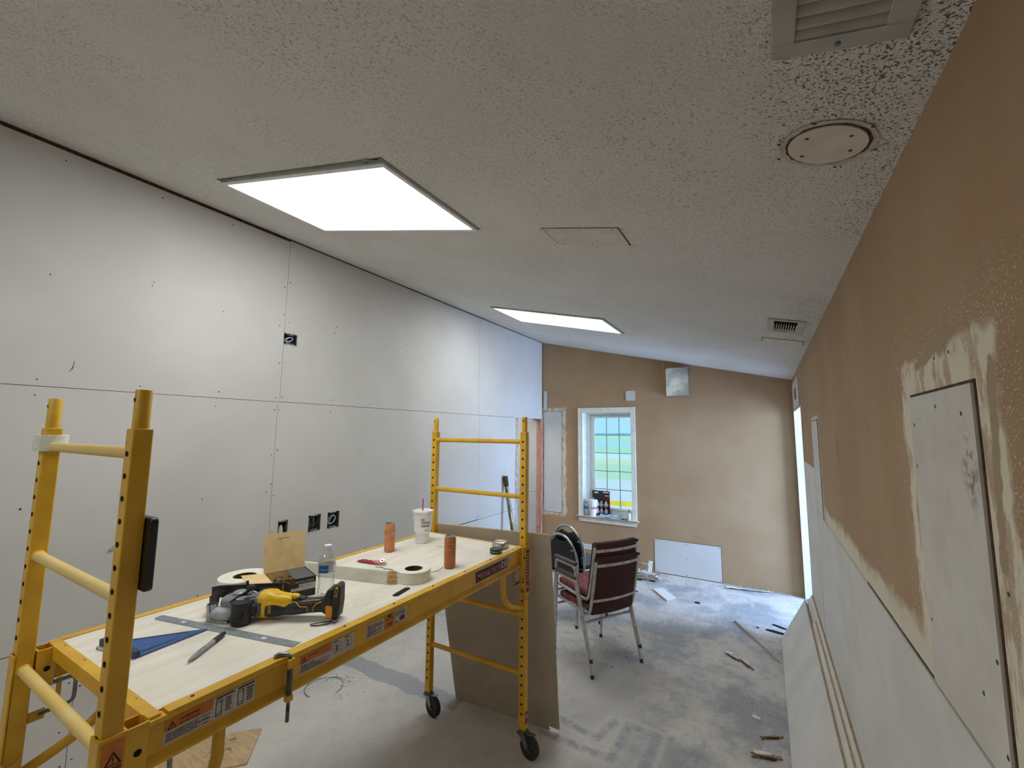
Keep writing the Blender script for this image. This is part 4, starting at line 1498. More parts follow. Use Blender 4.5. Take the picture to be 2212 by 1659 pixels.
# casters
for k, (px, py) in POSTS.items():
    dx = .052; dyy = -.014
    wx, wy, rad = px + dx, py + dyy, .062
    ax = Vector((.18, 1, 0)).normalized()
    perp = Vector((ax.y, -ax.x, 0))
    mb = MB()
    mb.cyl((px, py, .120), (px, py, .20), .0165, 'dirty_steel', 14)
    mb.lathe([(0, .118), (.026, .118), (.029, .124), (.029, .131), (.022, .138), (0, .138)], (px, py, 0), 'dirty_steel', 18)
    c_ = P_(mb, 'caster')
    mb = MB()
    for s in (-1, 1):
        o_ = Vector((px, py, .120)) + ax * (s * .022)
        w_ = Vector((wx, wy, rad)) + ax * (s * .022)
        mb.hexa([o_ - perp * .026 - ax * .0015, o_ + perp * .026 - ax * .0015, o_ + perp * .026 + ax * .0015, o_ - perp * .026 + ax * .0015,
                 o_ - perp * .026 - ax * .0015 + Vector((0, 0, .004)), o_ + perp * .026 - ax * .0015 + Vector((0, 0, .004)), o_ + perp * .026 + ax * .0015 + Vector((0, 0, .004)), o_ - perp * .026 + ax * .0015 + Vector((0, 0, .004))], 'dirty_steel')
        q = [o_ - perp * .026, o_ + perp * .030, w_ + perp * .012 - Vector((0, 0, .010)), w_ - perp * .012 - Vector((0, 0, .010))]
        mb.add([p - ax * .0015 for p in q] + [p + ax * .0015 for p in q], [(0, 1, 2, 3), (7, 6, 5, 4), (0, 1, 5, 4), (1, 2, 6, 5), (2, 3, 7, 6), (3, 0, 4, 7)], 'zinc')
        mb.lathe([(0, .004), (.007, .004), (.008, 0)], w_, 'dirty_steel', 10, axis=tuple(ax * s))
    mb.bx(px - .028, px + .030, py - .024, py + .024, .116, .121, 'dirty_steel')
    P_(mb, 'fork', c_, bevel=.001)
    mb = MB()
    mb.lathe([(.008, -.016), (.030, -.014), (.034, -.0135), (.052, -.016), (.058, -.0155), (rad, -.011), (rad, .011), (.058, .0155), (.052, .016), (.034, .0135), (.030, .014), (.008, .016)], (wx, wy, rad), 'rubber', 30, axis=tuple(ax))
    P_(mb, 'wheel', c_)
    mb = MB()
    a_ = Vector((px, py, .122)) + perp * .028
    mb.prism([(0, -.014), (.03, -.016), (.055, -.013), (.066, -.004), (.066, .004), (.055, .013), (.03, .016), (0, .014)], a_, perp + Vector((0, 0, .18)), ax, (0, 0, .003), 'zinc')
    P_(mb, 'brake_lever', c_, bevel=.001)

# ================================================================ THINGS ON THE SCAFFOLD
# white roll of tape hung over the near left post
px, py = POSTS['NL']
mb = MB()
mb.lathe([(.030, 0), (.041, 0), (.041, .050), (.030, .050)], (px, py, 1.787), 'tape_white', 32, closed=True)
one(mb, 'tape_roll', 'white tape roll slipped over the top of the near left scaffold post', 'tape', (px, py, 1.787), group='rolls of white joint tape', bevel=.001)
# black case behind the near right post
px, py = POSTS['NR']
mb = MB()
y0 = py + hp + .001
pts = []
W2, H2, rc = .048, .085, .011
for (sx, sz, a0) in ((1, 1, 0), (-1, 1, pi / 2), (-1, -1, pi), (1, -1, 3 * pi / 2)):
    for i in range(5):
        a = a0 + i * pi / 8
        pts.append((sx * (W2 - rc) + rc * cos(a), sz * (H2 - rc) + rc * sin(a)))
mb.prism(pts, (px + .004, y0, 1.563), (1, 0, 0), (0, 0, 1), (0, .016, 0), 'case_black')
one(mb, 'black_case', 'slim black rounded case stuck behind the near right scaffold post', 'case', (px + .004, y0 + .011, 1.478), bevel=.003)


def tape_roll(x, y, z, ro, ri, h, label):
    root = thing('tape_roll', label, 'tape', (x, y, z), group='rolls of white joint tape')
    mb = MB(); mb.lathe([(ri + .0015, 0), (ro, 0), (ro, h), (ri + .0015, h)], (0, 0, 0), 'tape_white', 40, closed=True)
    mb.build('tape', root, bevel=.0015)
    mb = MB(); mb.lathe([(ri - .003, .001), (ri + .0012, .001), (ri + .0012, h - .001), (ri - .003, h - .001)], (0, 0, 0), 'card_core', 30, closed=True)
    mb.build('cardboard_core', root)
    return root


tape_roll(-1.452, 1.585, DK + .0005, .079, .040, .050, 'white roll of joint tape lying beside the wooden casing offcut')
tape_roll(-1.985, 1.105, DK + .003, .100, .043, .055, 'larger white roll of joint tape at the deck edge, behind the cardboard box')


# energy drink cans
def can(x, y, label, mt, mt2, words, rot):
    root = thing('drink_can', label, 'drink can', (x, y, DK + .0005), rot)
    r = .0295
    mb = MB()
    mb.lathe([(0, .003), (.020, .003), (.0225, 0), (.025, .002), (r, .009), (r, .143), (.0262, .151), (.0262, .1545)], (0, 0, 0), mt, 32)
    body = mb.build('body', root)
    mb = MB()
    mb.lathe([(.0262, .1535), (.0270, .1565), (.0262, .158), (.0250, .1575), (.0238, .1530), (0, .1530)], (0, 0, 0), 'can_silver', 32)
    lid = mb.build('lid', root)
    mb = MB()
    mb.prism([(.007 * cos(a * pi / 6), .012 * sin(a * pi / 6)) for a in range(12)], (.004, 0, .1532), (1, 0, 0), (0, 1, 0), (0, 0, .0018), 'can_silver')
    mb.build('pull_tab', lid)

    def cyl(a, b_, off=.0004):
        return lambda u, w: ((r + off) * cos(a + u / r), (r + off) * sin(a + u / r), b_ + w)
    for (txt, a0, z0, hh, vert, mm) in words:
        k = MB()
        if vert:
            k.text(txt, (lambda a0, z0: (lambda u, w: ((r + .0004) * cos(a0 - w / r), (r + .0004) * sin(a0 - w / r), z0 + u)))(a0, z0), mm, height=hh)
        else:
            k.text(txt, cyl(a0, z0), mm, height=hh)
        k.build('lettering', body, smooth=False)
    # patterned bands
    k = MB()
    for i in range(26):
        a = random.uniform(0, 2 * pi); z = random.uniform(.108, .138)
        w = random.uniform(.002, .005); h = random.uniform(.004, .014)
        k.add([((r + .0003) * cos(a), (r + .0003) * sin(a), z), ((r + .0003) * cos(a + w / r), (r + .0003) * sin(a + w / r), z), ((r + .0003) * cos(a + w / r), (r + .0003) * sin(a + w / r), z - h), ((r + .0003) * cos(a), (r + .0003) * sin(a), z - h)], [(0, 1, 2, 3)], mt2)
    k.build('printed_pattern', body, smooth=False, recalc=False)
    return root


# direction of the camera from the can: used only to turn the printed side the way the photo shows
ca1 = atan2(-1.857, 1.893)
can(-1.896, 1.862, 'bright orange drink can standing on the deck near the left wall', 'can_orange', 'can_silver',
    [('RedBull', ca1 - .25, .010, .014, True, 'sticker_white'), ('EDITION', ca1 - .15, .085, .008, False, 'sticker_white'), ('AMBER', ca1 - .15, .097, .009, False, 'sticker_white')], 0.0)
ca2 = atan2(-1.807, 1.415)
can(-1.418, 1.812, 'copper-coloured drink can with small print standing near the right rail', 'can_copper', 'can_copper',
    [('Energy Drink', ca2 - .5, .120, .006, False, 'sticker_white'), ('ingredients', ca2 - .4, .090, .006, False, 'sticker_white'), ('12 FL OZ', ca2 - .3, .075, .006, False, 'sticker_white'), ('RedBull', ca2 + 1.0, .06, .009, True, 'sticker_white')], 0.0)

# large foam cup with straw
CX, CY = -1.877, 2.118
root = thing('foam_cup', 'tall white foam cup with a red straw at the far end of the deck', 'cup', (CX, CY, DK + .0005))
mb = MB()
mb.lathe([(0, .004), (.036, .004), (.039, 0), (.0415, .003), (.043, .058), (.046, .064), (.052, .070), (.0605, .182), (.0615, .186)], (0, 0, 0), 'cup_white', 40)
cupb = mb.build('cup', root)
mb = MB()
mb.lathe([(.0615, .182), (.0640, .184), (.0645, .190), (.0625, .196), (.0585, .197), (.0565, .192), (0, .1915)], (0, 0, 0), 'cap_white', 40)
mb.build('lid', root)
mb = MB(); mb.tube([(.0, .0, .02), (-.004, 0, .265)], .0034, 'straw_red', 10); mb.build('straw', root)
ca = atan2(-CY, -CX)


def cupfn(a0, z0):
    def f(u, w):
        z = z0 + w
        rr = .0523 + (.0605 - .052) * (z - .07) / .112
        return (rr * cos(a0 + u / .057), rr * sin(a0 + u / .057), z)
    return f


for (txt, z0, hh, o_) in (('the', .142, .016, -.18), ('Thirsty', .122, .0205, -.18), ('Cactus', .103, .0205, -.18), ('LARGE', .078, .0085, .22)):
    k = MB(); k.text(txt, cupfn(ca + o_, z0), 'print_blue', height=hh, shear=.1, bold=.03); k.build('lettering', cupb, smooth=False, recalc=False)

# water bottle
root = thing('water_bottle', 'clear plastic water bottle with a blue label behind the power saw', 'bottle', (-1.628, 1.246, DK + .0005))
mb = MB()
pr = [(0, .006), (.016, .004), (.026, 0), (.031, .004), (.033, .014), (.0315, .020), (.0335, .028), (.0315, .036), (.0335, .044), (.0315, .052), (.0335, .060), (.0315, .068), (.0335, .076), (.0318, .084), (.0348, .094), (.0352, .130), (.0330, .146), (.026, .164), (.018, .176), (.0135, .182), (.0135, .186), (.0158, .187), (.0158, .189), (.0135, .190)]
mb.lathe(pr, (0, 0, 0), 'bottle_plastic', 36)
mb.build('bottle_body', root)
mb = MB(); mb.lathe([(.0150, .189), (.0155, .190), (.0155, .202), (.0140, .204), (0, .204)], (0, 0, 0), 'cap_white', 24); mb.build('cap', root)
cb = atan2(-1.246, 1.628)
mb = MB()
N = 40
for k in range(N):
    a = 2 * pi * k / N; a2 = 2 * pi * (k + 1) / N
    rel = ((a + pi / N - cb + pi) % (2 * pi)) - pi
    mm = 'label_blue' if -1.1 < rel < .12 else 'bottle_label'
    mb.add([(.0356 * cos(a), .0356 * sin(a), .098), (.0356 * cos(a2), .0356 * sin(a2), .098), (.0358 * cos(a2), .0358 * sin(a2), .128), (.0358 * cos(a), .0358 * sin(a), .128)], [(0, 1, 2, 3)], mm)
lb = mb.build('label', root, recalc=False)
mb = MB()
fnb = lambda a0, z0: (lambda u, w: (.0362 * cos(a0 + u / .0362), .0362 * sin(a0 + u / .0362), z0 + w))
mb.text('drinking water', fnb(cb - .85, .109), 'bottle_label', height=.0065)
for i in range(6):
    mb.text('purified water', fnb(cb + .18, .124 - i * .0045), 'print_dark', height=.0038)
mb.build('lettering', lb, smooth=False, recalc=False)

# white wooden casing offcut
u = Vector((.968, .251, 0)); w = Vector((-.251, .968, 0))
A = Vector((-1.505, 1.470, DK + .0005)); L0 = .47
root = thing('casing_offcut', 'white painted wooden casing offcut with a raw mitred end, lying between bottle and tape roll', 'wood offcut', A - u * L0 * .5)
mb = MB()
prf = [(0, 0), (0, .052), (.003, .057), (.009, .059), (.016, .057), (.020, .052), (.022, .0)]
pa = [A - u * L0 + w * p[0] + Vector((0, 0, p[1])) for p in prf]
pb = [A + u * (p[0] * 1.9) + w * p[0] + Vector((0, 0, p[1])) for p in prf]
q = len(prf)
mb.add(pa + pb, [(i, (i + 1) % q, q + (i + 1) % q, q + i) for i in range(q)] + [tuple(range(q - 1, -1, -1))], 'white_trim')
mb.add(pb, [tuple(range(q))], 'wood_cut')
mb.build('board', root, org=root.location)
mb = MB()
for i in range(3):
    z_ = .006 + i * .019; p0 = A + u * .002 + Vector((0, 0, z_))
    e = random.uniform(.003, .006)
    mb.add([p0, p0 + u * .04 + w * .02, p0 + u * (.04 + e) + w * .021 + Vector((0, 0, .004)), p0 + u * e + Vector((0, 0, .005))], [(0, 1, 2, 3)], 'wood_cut')
mb.build('splintered_edge', root, org=root.location, smooth=False, recalc=False)

# red tag scrap with metal grommet
root = thing('red_fabric_scrap', 'crumpled dark red and pink scrap with a small metal ring on the deck', 'scrap', (-1.80, 1.64, DK + .001))
mb = MB()
random.seed(3)
nx_, ny_ = 9, 4
vs = []
for i in range(nx_):
    for j in range(ny_):
        t_ = i / (nx_ - 1)
        vs.append((-.085 + .13 * t_, -.018 + .034 * j / 3 * (1.2 - .7 * t_) + .02 * t_, .004 + .010 * abs(sin(i * 1.9 + j * 1.3)) * (1 - abs(2 * t_ - 1) * .5)))
mb.add(vs, [(i * ny_ + j, (i + 1) * ny_ + j, (i + 1) * ny_ + j + 1, i * ny_ + j + 1) for i in range(nx_ - 1) for j in range(ny_ - 1)], 'rag_red')
o = mb.build('cloth', root, recalc=True); sm = o.modifiers.new('thick', 'SOLIDIFY'); sm.thickness = .0015
mb = MB()
mb.add([(.0, .0, .006), (.07, .012, .004), (.092, .030, .009), (.03, .034, .014), (.0, .02, .012)], [(0, 1, 2, 3, 4)], 'rag_pink')
o = mb.build('pink_lining', root); sm = o.modifiers.new('thick', 'SOLIDIFY'); sm.thickness = .0015
mb = MB(); mb.lathe([(.006, 0), (.011, 0), (.013, .005), (.011, .012), (.006, .012)], (.055, .03, .012), 'chrome', 18, closed=True, axis=(.3, -.5, .8)); mb.build('metal_ring', root)
mb = MB(); mb.tube([(-1.735, 1.615, DK + .003), (-1.70, 1.622, DK + .006), (-1.67, 1.618, DK + .003), (-1.63, 1.632, DK + .003)], .0016, 'pen_black', 6)
one(mb, 'wire_piece', 'short dark twisted wire lying between the red scrap and the casing', 'wire', (-1.68, 1.62, DK))
mb = MB(); mb.tube([(-1.455 + .004, 1.69, DK + .0025), (-1.44, 1.715, DK + .0025), (-1.432, 1.74, DK + .003), (-1.44, 1.77, DK + .0025), (-1.452, 1.80, DK + .003)], .0012, 'grey_plastic', 6)
one(mb, 'wire_piece', 'thin grey curved wire on the deck between tape roll and copper can', 'wire', (-1.44, 1.74, DK))
mb = MB(); mb.bx(-1.738, -1.690, 2.096, 2.100, DK + .0005, DK + .002, 'neon_green')
one(mb, 'green_strip', 'tiny bright green strip on the deck left of the copper can', 'scrap', (-1.714, 2.098, DK))

# measuring tape and small tin
root = thing('tape_measure', 'silver and yellow tape measure at the far right deck corner', 'tape measure', (-1.392, 2.262, DK + .0005), .12)
mb = MB(); mb.bx(-.040, .040, -.034, .034, .002, .043, 'can_silver'); mb.build('case', root, bevel=.009, segs=3)
mb = MB(); mb.bx(-.043, -.030, -.030, .030, .004, .036, 'tape_yellow'); mb.build('yellow_side', root, bevel=.004)
mb = MB(); mb.lathe([(0, .0465), (.016, .0462), (.019, .043)], (0, 0, 0), 'tape_yellow', 20); mb.build('round_sticker', root)
mb = MB(); mb.bx(.006, .030, -.048, -.032, .001, .008, 'zinc'); mb.build('hook', root, bevel=.001)
root = thing('tobacco_tin', 'small round dark green tin with a pale band, in front of the tape measure', 'tin', (-1.360, 2.158, DK + .0005))
mb = MB(); mb.lathe([(0, 0), (.032, 0), (.0335, .002), (.0335, .011), (.0325, .012)], (0, 0, 0), 'tin_green', 32); mb.build('base', root)
mb = MB(); mb.lathe([(.0327, .012), (.0327, .0145)], (0, 0, 0), 'white_dust', 32); mb.build('pale_band', root)
mb = MB(); mb.lathe([(.0325, .0145), (.0342, .015), (.0342, .025), (.032, .027), (.026, .0265), (.025, .0255), (0, .0255)], (0, 0, 0), 'tin_green', 32); mb.build('lid', root)

# cardboard box of screws
C = Vector((-1.672, 1.229, DK + .0005)); e1 = Vector((.32, .947, 0)); e2 = Vector((.947, -.32, 0)); up = Vector((0, 0, 1)); H = .077
D = C - e1 * .165; Bp = C - e2 * .165; Ap = Bp - e1 * .165
root = thing('screw_box', 'open black cardboard box of drywall screws with a tan lid raised, behind the power saw', 'cardboard box', (C + Ap) / 2)
org = (C + Ap) / 2
tk = .0018
mb = MB()
mb.obox(D, e1 * .165, -e2 * tk, up * H, 'black_card')
front = mb.build('front_side', root, org=org, smooth=False)
mb = MB(); mb.obox(Ap + e2 * tk, e1 * .165, -e2 * tk, up * H, 'cardboard'); mb.build('back_side', root, org=org, smooth=False)
mb = MB(); mb.obox(Ap + e2 * tk, e2 * (.165 - 2 * tk), e1 * tk, up * H, 'cardboard'); mb.build('left_side', root, org=org, smooth=False)
mb = MB(); mb.obox(Bp + e2 * tk - e1 * tk, e2 * (.165 - 2 * tk), e1 * tk, up * H, 'black_card'); mb.build('right_side', root, org=org, smooth=False)
mb = MB(); mb.obox(Ap + e2 * tk + e1 * tk, e2 * (.165 - 2 * tk), e1 * (.165 - 2 * tk), up * tk, 'cardboard'); mb.build('bottom', root, org=org, smooth=False)
# raised lid
ld = (up * 1.0 - e2 * .28).normalized()
Lh = .158
poly = [(0, 0), (.165, 0), (.170, Lh - .02), (.168, Lh - .008), (.160, Lh - .001), (.150, Lh), (.015, Lh), (.006, Lh - .002), (-.001, Lh - .010), (-.002, Lh - .022)]
mb = MB()
nl = ld.cross(e1).normalized()
mb.prism(poly, Ap + up * H, e1, ld, nl * tk, 'cardboard')
lid = mb.build('lid', root, org=org, smooth=False)
mb = MB()
oo = Ap + up * H - nl * .0008 if nl.dot(e2) < 0 else Ap + up * H + nl * (tk + .0003)
mb.prism([(.058, Lh - .024), (.107, Lh - .024), (.094, Lh - .028), (.083, Lh - .031), (.070, Lh - .028)], oo, e1, ld, nl * .0005, 'print_dark')
mb.prism([(.064, Lh - .0268), (.101, Lh - .0268), (.09, Lh - .030), (.083, Lh - .0325), (.074, Lh - .030)], oo + nl * .0003 * (1 if nl.dot(e2) > 0 else -1), e1, ld, nl * .0005, 'cup_white')
mb.build('lid_slot', lid, org=org, smooth=False)
# left flap folded out
fd = (-e1 * .96 - e2 * .1 + up * .10).normalized()
mb = MB(); mb.prism([(0, 0), (.163, 0), (.150, .085), (.012, .085)], Ap + up * H + e2 * .001, e2, fd, (0, 0, -tk), 'cardboard'); mb.build('side_flap', root, org=org, smooth=False)
# inner grey tray lid, lying slightly tilted on the right half
mb = MB(); mb.obox(Bp + e2 * .012 - e1 * .082 + up * (H - .004), e1 * .078, e2 * .150, up * .003, 'grey_plastic'); mb.build('inner_cover', root, org=org, smooth=False)
mb = MB()
random.seed(5)
for i in range(46):
    p0 = Ap + e1 * random.uniform(.02, .11) + e2 * random.uniform(.03, .14) + up * random.uniform(.03, .066)
    d_ = Vector((random.uniform(-1, 1), random.uniform(-1, 1), random.uniform(-.25, .5))).normalized()
    mb.tube([p0, p0 + d_ * .026], [.0028, .0007], 'screw_black', 5)
mb.build('screws', root, org=org, kind='stuff')
mb = MB(); mb.tube([Ap + e1 * .05 + e2 * .02 + up * .07, Ap + e1 * .052 + e2 * .15 + up * .062], .0016, 'can_silver', 6); mb.build('driver_bit', root, org=org)


def boxtxt(mb, s_, a, z, hh, mm, off=.0006, width=None):
    mb.text(s_, lambda x_, y_: D + e1 * (a + x_) + up * (z + y_) + e2 * off, mm, height=hh, width=width)


mb = MB()
mb.obox(D + e1 * .058 + up * .058 + e2 * .0002, e1 * .022, e2 * .0003, up * .014, 'sticker_red')
mb.obox(D + e1 * .045 + up * .028 + e2 * .0002, e1 * .120, e2 * .0003, up * .012, 'sticker_white')
mb.obox(D + e1 * .098 + up * .040 + e2 * .0002, e1 * .067, e2 * .0003, up * .014, 'sticker_white')
boxtxt(mb, 'DRYWALL SCREWS', .084, .059, .010, 'sticker_white', width=.074)
boxtxt(mb, 'GRIP', .060, .060, .009, 'print_black')
boxtxt(mb, '#6 x 1-1/4 in', .102, .043, .0085, 'print_black')
boxtxt(mb, 'coarse thread', .050, .030, .008, 'print_dark')
mb.build('printed_label', front, org=org, smooth=False, recalc=False)

# steel rule
Rv = Vector((.620, .136, 0)).normalized(); Rw = Vector((-Rv.y, Rv.x, 0)); RL = .64; A = Vector((-1.957, .770, DK + .0004))
root = thing('steel_rule', 'long flat perforated steel strap lying across the deck under the power saw', 'steel strap', A + Rv * .32)
mb = MB()
hw = .034
mb.prism([(.012, 0), (RL - .002, 0), (RL, .002), (RL, hw), (.006, hw), (0, hw - .008), (0, .010)], A, Rv, Rw, (0, 0, .0016), 'steel_rule')
rb = mb.build('strap', root, org=root.location, smooth=False)
mb = MB()
for d_ in (.135, .505):
    mb.disc(A + Rv * d_ + Rw * .017 + Vector((0, 0, .0019)), (0, 0, 1), .0065, 'deck_ply', 14, xdir=tuple(Rv), sx=1.6)
for d_, ww in ((.03, .025), (.055, .009), (.085, .026), (.11, .011), (.17, .024), (.19, .008), (.225, .026), (.26, .010), (.42, .024), (.45, .009), (.54, .025), (.565, .009), (.60, .024), (.62, .010)):
    mb.disc(A + Rv * d_ + Rw * ww + Vector((0, 0, .0019)), (0, 0, 1), .0022, 'print_black', 8)
mb.build('punched_holes', rb, org=root.location, smooth=False, recalc=False)

# blue speed square
PA = Vector((-1.665, .622, DK + .0004)); PT = Vector((-1.690, .828, DK + .0004)); PB = Vector((-1.864, .600, DK + .0004))
root = thing('speed_square', 'blue plastic triangular speed square lying near the steel strap', 'square', (PA + PT + PB) / 3)
org = root.location
ux = (PB - PA).normalized(); uy = (PT - PA).normalized(); La = (PB - PA).length; Lb = (PT - PA).length
mb = MB()
# triangular ring and inner web
mb.prism([(0, 0), (La, 0), (La - .004, .012), (.010, Lb), (0, Lb)], PA, ux, uy, (0, 0, .004), 'square_blue')
blade = mb.build('blade', root, org=org, smooth=False, bevel=.0006)
mb = MB()
mb.prism([(.022, .030), (.030, .030), (.024, Lb * .62), (.022, Lb * .62)], PA + up * .0042, ux, uy, (0, 0, .0004), 'print_black')
mb.prism([(.05, .026), (La - .05, .026), (La - .056, .031), (.05, .031)], PA + up * .0042, ux, uy, (0, 0, .0004), 'print_black')
mb.prism([(La - .030, .030), (La - .040, .030), (.034, Lb * .80), (.036, Lb * .84)], PA + up * .0042, ux, uy, (0, 0, .0004), 'square_navy')
for i in range(16):
    mb.prism([(0, .02 + i * .011), (.006, .02 + i * .011), (.006, .0208 + i * .011), (0, .0208 + i * .011)], PA + up * .0042, ux, uy, (0, 0, .0003), 'square_navy')
mb.build('scale_marks', blade, org=org, smooth=False)
mb = MB(); mb.prism([(0, -.004), (La, -.004), (La, .012), (0, .012)], PA, ux, uy, (0, 0, .020), 'square_navy')
mb.build('fence', root, org=org, bevel=.0015)

# grey marker pen
a = Vector((-1.500, .690, DK)); b_ = Vector((-1.602, .840, DK)); d_ = (b_ - a).normalized(); Lp = (b_ - a).length
root = thing('marker_pen', 'grey marker pen with a black cap lying on the deck', 'pen', (a + b_) / 2)
org = root.location; rp = .0078
a2 = a + up * (rp + .0006)
mb = MB(); mb.lathe([(0, 0), (.003, .001), (.0055, .012), (rp - .0004, .030), (rp, .06), (rp, .118)], a2, 'pen_grey', 20, axis=tuple(d_)); pb_ = mb.build('barrel', root, org=org)
mb = MB(); mb.lathe([(rp + .0004, .118), (rp + .0008, .120), (rp + .0004, .165), (.0055, Lp - .003), (0, Lp)], a2, 'pen_black', 20, axis=tuple(d_)); mb.build('cap', root, org=org)
mb = MB()
sd = d_.cross(up).normalized()
mb.text('Sharpie', lambda x_, y_: a2 + d_ * (.050 + x_) + (up * cos((y_ - .004) / rp + .35) - sd * 0 + (-sd) * sin((y_ - .004) / rp + .35)) * (rp + .0003), 'print_black', height=.009)
mb.text('FINE POINT', lambda x_, y_: a2 + d_ * (.034 + x_) + (up * cos((y_ - .004) / rp - .1) + (-sd) * sin((y_ - .004) / rp - .1)) * (rp + .0003), 'print_black', height=.003)
mb.build('lettering', pb_, org=org, smooth=False, recalc=False)
mb = MB(); mb.tube([(-1.80, .592, DK + .002), (-1.815, .585, DK + .004), (-1.835, .583, DK + .003), (-1.85, .588, DK + .002)], .0012, 'pen_black', 6)
one(mb, 'wire_piece', 'short dark wire on the deck beside the blue square', 'wire', (-1.825, .588, DK))

# ---------------------------------------------------------------- cut-off tool
TQ = Vector((-1.60, 1.0, DK)); tu = Vector((.849, .528, 0)); tv = Vector((-.528, .849, 0))
TOOL = thing('cordless_cut_off_tool', 'yellow and black cordless cut-off tool with a silver gear head lying across the deck', 'power tool', TQ)


def T(u_, w_, v_=0.0):
    return TQ + tu * u_ + tv * v_ + up * w_


def tb(mb, name, parent=None, **kw):
    return mb.build(name, parent if parent is not None else TOOL, org=TQ, **kw)


def loft(mb, secs, m, n=20, pw=2.6, caps=True):
    """secs: (u, w_center, v_center, half_w, half_v) cross sections (superellipse) along the tool axis"""
    vs = []
    for (u_, wc, vc, hw_, hv) in secs:
        for k in range(n):
            a = 2 * pi * k / n
            ca_, sa = cos(a), sin(a)
            x_ = abs(ca_) ** (2 / pw) * (1 if ca_ >= 0 else -1)
            y_ = abs(sa) ** (2 / pw) * (1 if sa >= 0 else -1)
            vs.append(T(u_, wc + hw_ * y_, vc + hv * x_))
    fs = []
    N = len(secs)
    for i in range(N - 1):
        for k in range(n):
            fs.append((i * n + k, i * n + (k + 1) % n, (i + 1) * n + (k + 1) % n, (i + 1) * n + k))
    if caps:
        fs.append(tuple(range(n - 1, -1, -1))); fs.append(tuple((N - 1) * n + k for k in range(n)))
    mb.add(vs, fs, m)


# black base shoe plate (behind)
mb = MB()
mb.prism([(-.262, .004), (-.262, .088), (-.235, .094), (.020, .106), (.030, .102), (.034, .094), (.034, .060), (-.10, .056), (-.232, .050), (-.236, .004)], TQ + tv * .060, tu, up, tv * .004, 'saw_black')
pl = tb(mb, 'shoe_plate', bevel=.001)
mb = MB()
mb.prism([(-.08, .082), (-.015, .086), (-.015, .090), (-.08, .086)], TQ + tv * .058, tu, up, tv * .002, 'grey_plastic')
mb.prism([(-.262, .088), (-.235, .0945), (.020, .1065), (.030, .1025), (.028, .100), (.018, .1035), (-.235, .0915), (-.262, .085)], TQ + tv * .054, tu, up, tv * .006, 'saw_black')
mb.text('DEWALT', lambda x_, y_: T(.008 - y_, .066 + x_, .0595), 'saw_yellow', height=.008, width=.034)
tb(mb, 'plate_markings', pl, smooth=False)
# plate hinge clutter
mb = MB()
mb.tube([T(-.225, .078, .045), T(-.238, .060, .030), T(-.232, .045, .020), T(-.242, .030, .012)], [.009, .012, .010, .008], 'saw_black', 10)
mb.tube([T(-.205, .080, .045), T(-.225, .066, .03), T(-.222, .05, .015)], [.006, .008, .006], 'saw_black', 8)
mb.tube([T(-.242, .040, .02), T(-.240, .004, .03)], .006, 'saw_black', 8)
tb(mb, 'hinge_arm')
# gear head
mb = MB()
loft(mb, [(-.176, .062, .0, .010, .020), (-.170, .062, 0, .019, .034), (-.150, .060, 0, .026, .040), (-.110, .062, 0, .030, .042), (-.085, .062, 0, .027, .040), (-.062, .058, 0, .026, .036), (-.046, .056, 0, .030, .038)], 'saw_grey', 20, 3.2)
tb(mb, 'gear_head')
mb = MB(); mb.lathe([(.024, 0), (.024, .006), (.020, .009), (0, .0095)], T(-.118, .088, -.004), 'saw_grey', 24); mb.disc(T(-.152, .0875, -.012), (0, 0, 1), .004, 'print_black', 10); tb(mb, 'spindle_cap')
# lever and knob
mb = MB()
loft(mb, [(-.134, .070, -.036, .004, .006), (-.120, .078, -.034, .006, .010), (-.100, .090, -.020, .006, .010), (-.085, .099, -.010, .006, .010)], 'saw_black', 12, 2.4)
lv = tb(mb, 'lock_lever')
mb = MB(); mb.lathe([(0, -.002), (.013, .0), (.0145, .006), (.013, .014), (.009, .018), (0, .019)], T(-.078, .102, -.010), 'saw_black', 18); mb.cyl(T(-.088, .110, -.010), T(-.094, .134, -.008), .005, 'saw_black', 10); tb(mb, 'knob', lv)
# chrome bolts and springs between head and yellow collar
mb = MB()
for q in range(4):
    mb.cyl(T(-.085, .084 - q * .010, -.034 + q * .004), T(-.050, .090 - q * .012, -.034 + q * .002), .004, 'saw_silver', 10)
mb.tube([T(-.075, .094, -.02), T(-.062, .100, -.02), T(-.052, .094, -.018)], .004, 'saw_silver', 8)
tb(mb, 'adjuster_rods')
# dust guard
mb = MB()
seg_ = []
loft_v = []
mb.lathe([(0, -.004), (.026, -.002), (.028, .004), (.0275, .060), (.030, .068), (.028, .074), (.0, .0745)], T(-.082, .004, -.054), 'saw_black', 28, xdir=tuple(tu), sx=1.18)
gd = tb(mb, 'dust_guard')
mb = MB(); mb.lathe([(0, 0), (.010, 0), (.0105, .004)], T(-.070, .040, -.078), 'print_black', 12, axis=tuple(-tv)); tb(mb, 'guard_hole', gd)
mb = MB(); loft(mb, [(-.066, .046, -.040, .020, .020), (-.050, .045, -.034, .022, .022), (-.036, .044, -.028, .018, .018)], 'saw_black', 14, 2.4); tb(mb, 'guard_arm', gd)
# vacuum port and translucent hood
mb = MB(); mb.lathe([(.011, .0), (.0165, .004), (.0175, .040), (.0182, .056), (.0150, .056), (.0140, .020)], T(-.206, .002, -.020), 'can_silver', 24); tb(mb, 'dust_port')
mb = MB(); mb.lathe([(0, -.028), (.014, -.025), (.024, -.014), (.027, 0), (.023, .014), (.014, .022), (0, .025)], T(-.156, .030, -.030), 'hood_grey', 24, xdir=tuple(tu), sx=1.75); tb(mb, 'clear_hood')
mb = MB(); loft(mb, [(-.214, .006, -.02, .006, .016), (-.17, .005, -.028, .006, .020), (-.13, .004, -.034, .006, .020)], 'saw_silver', 12, 3); tb(mb, 'hood_base')
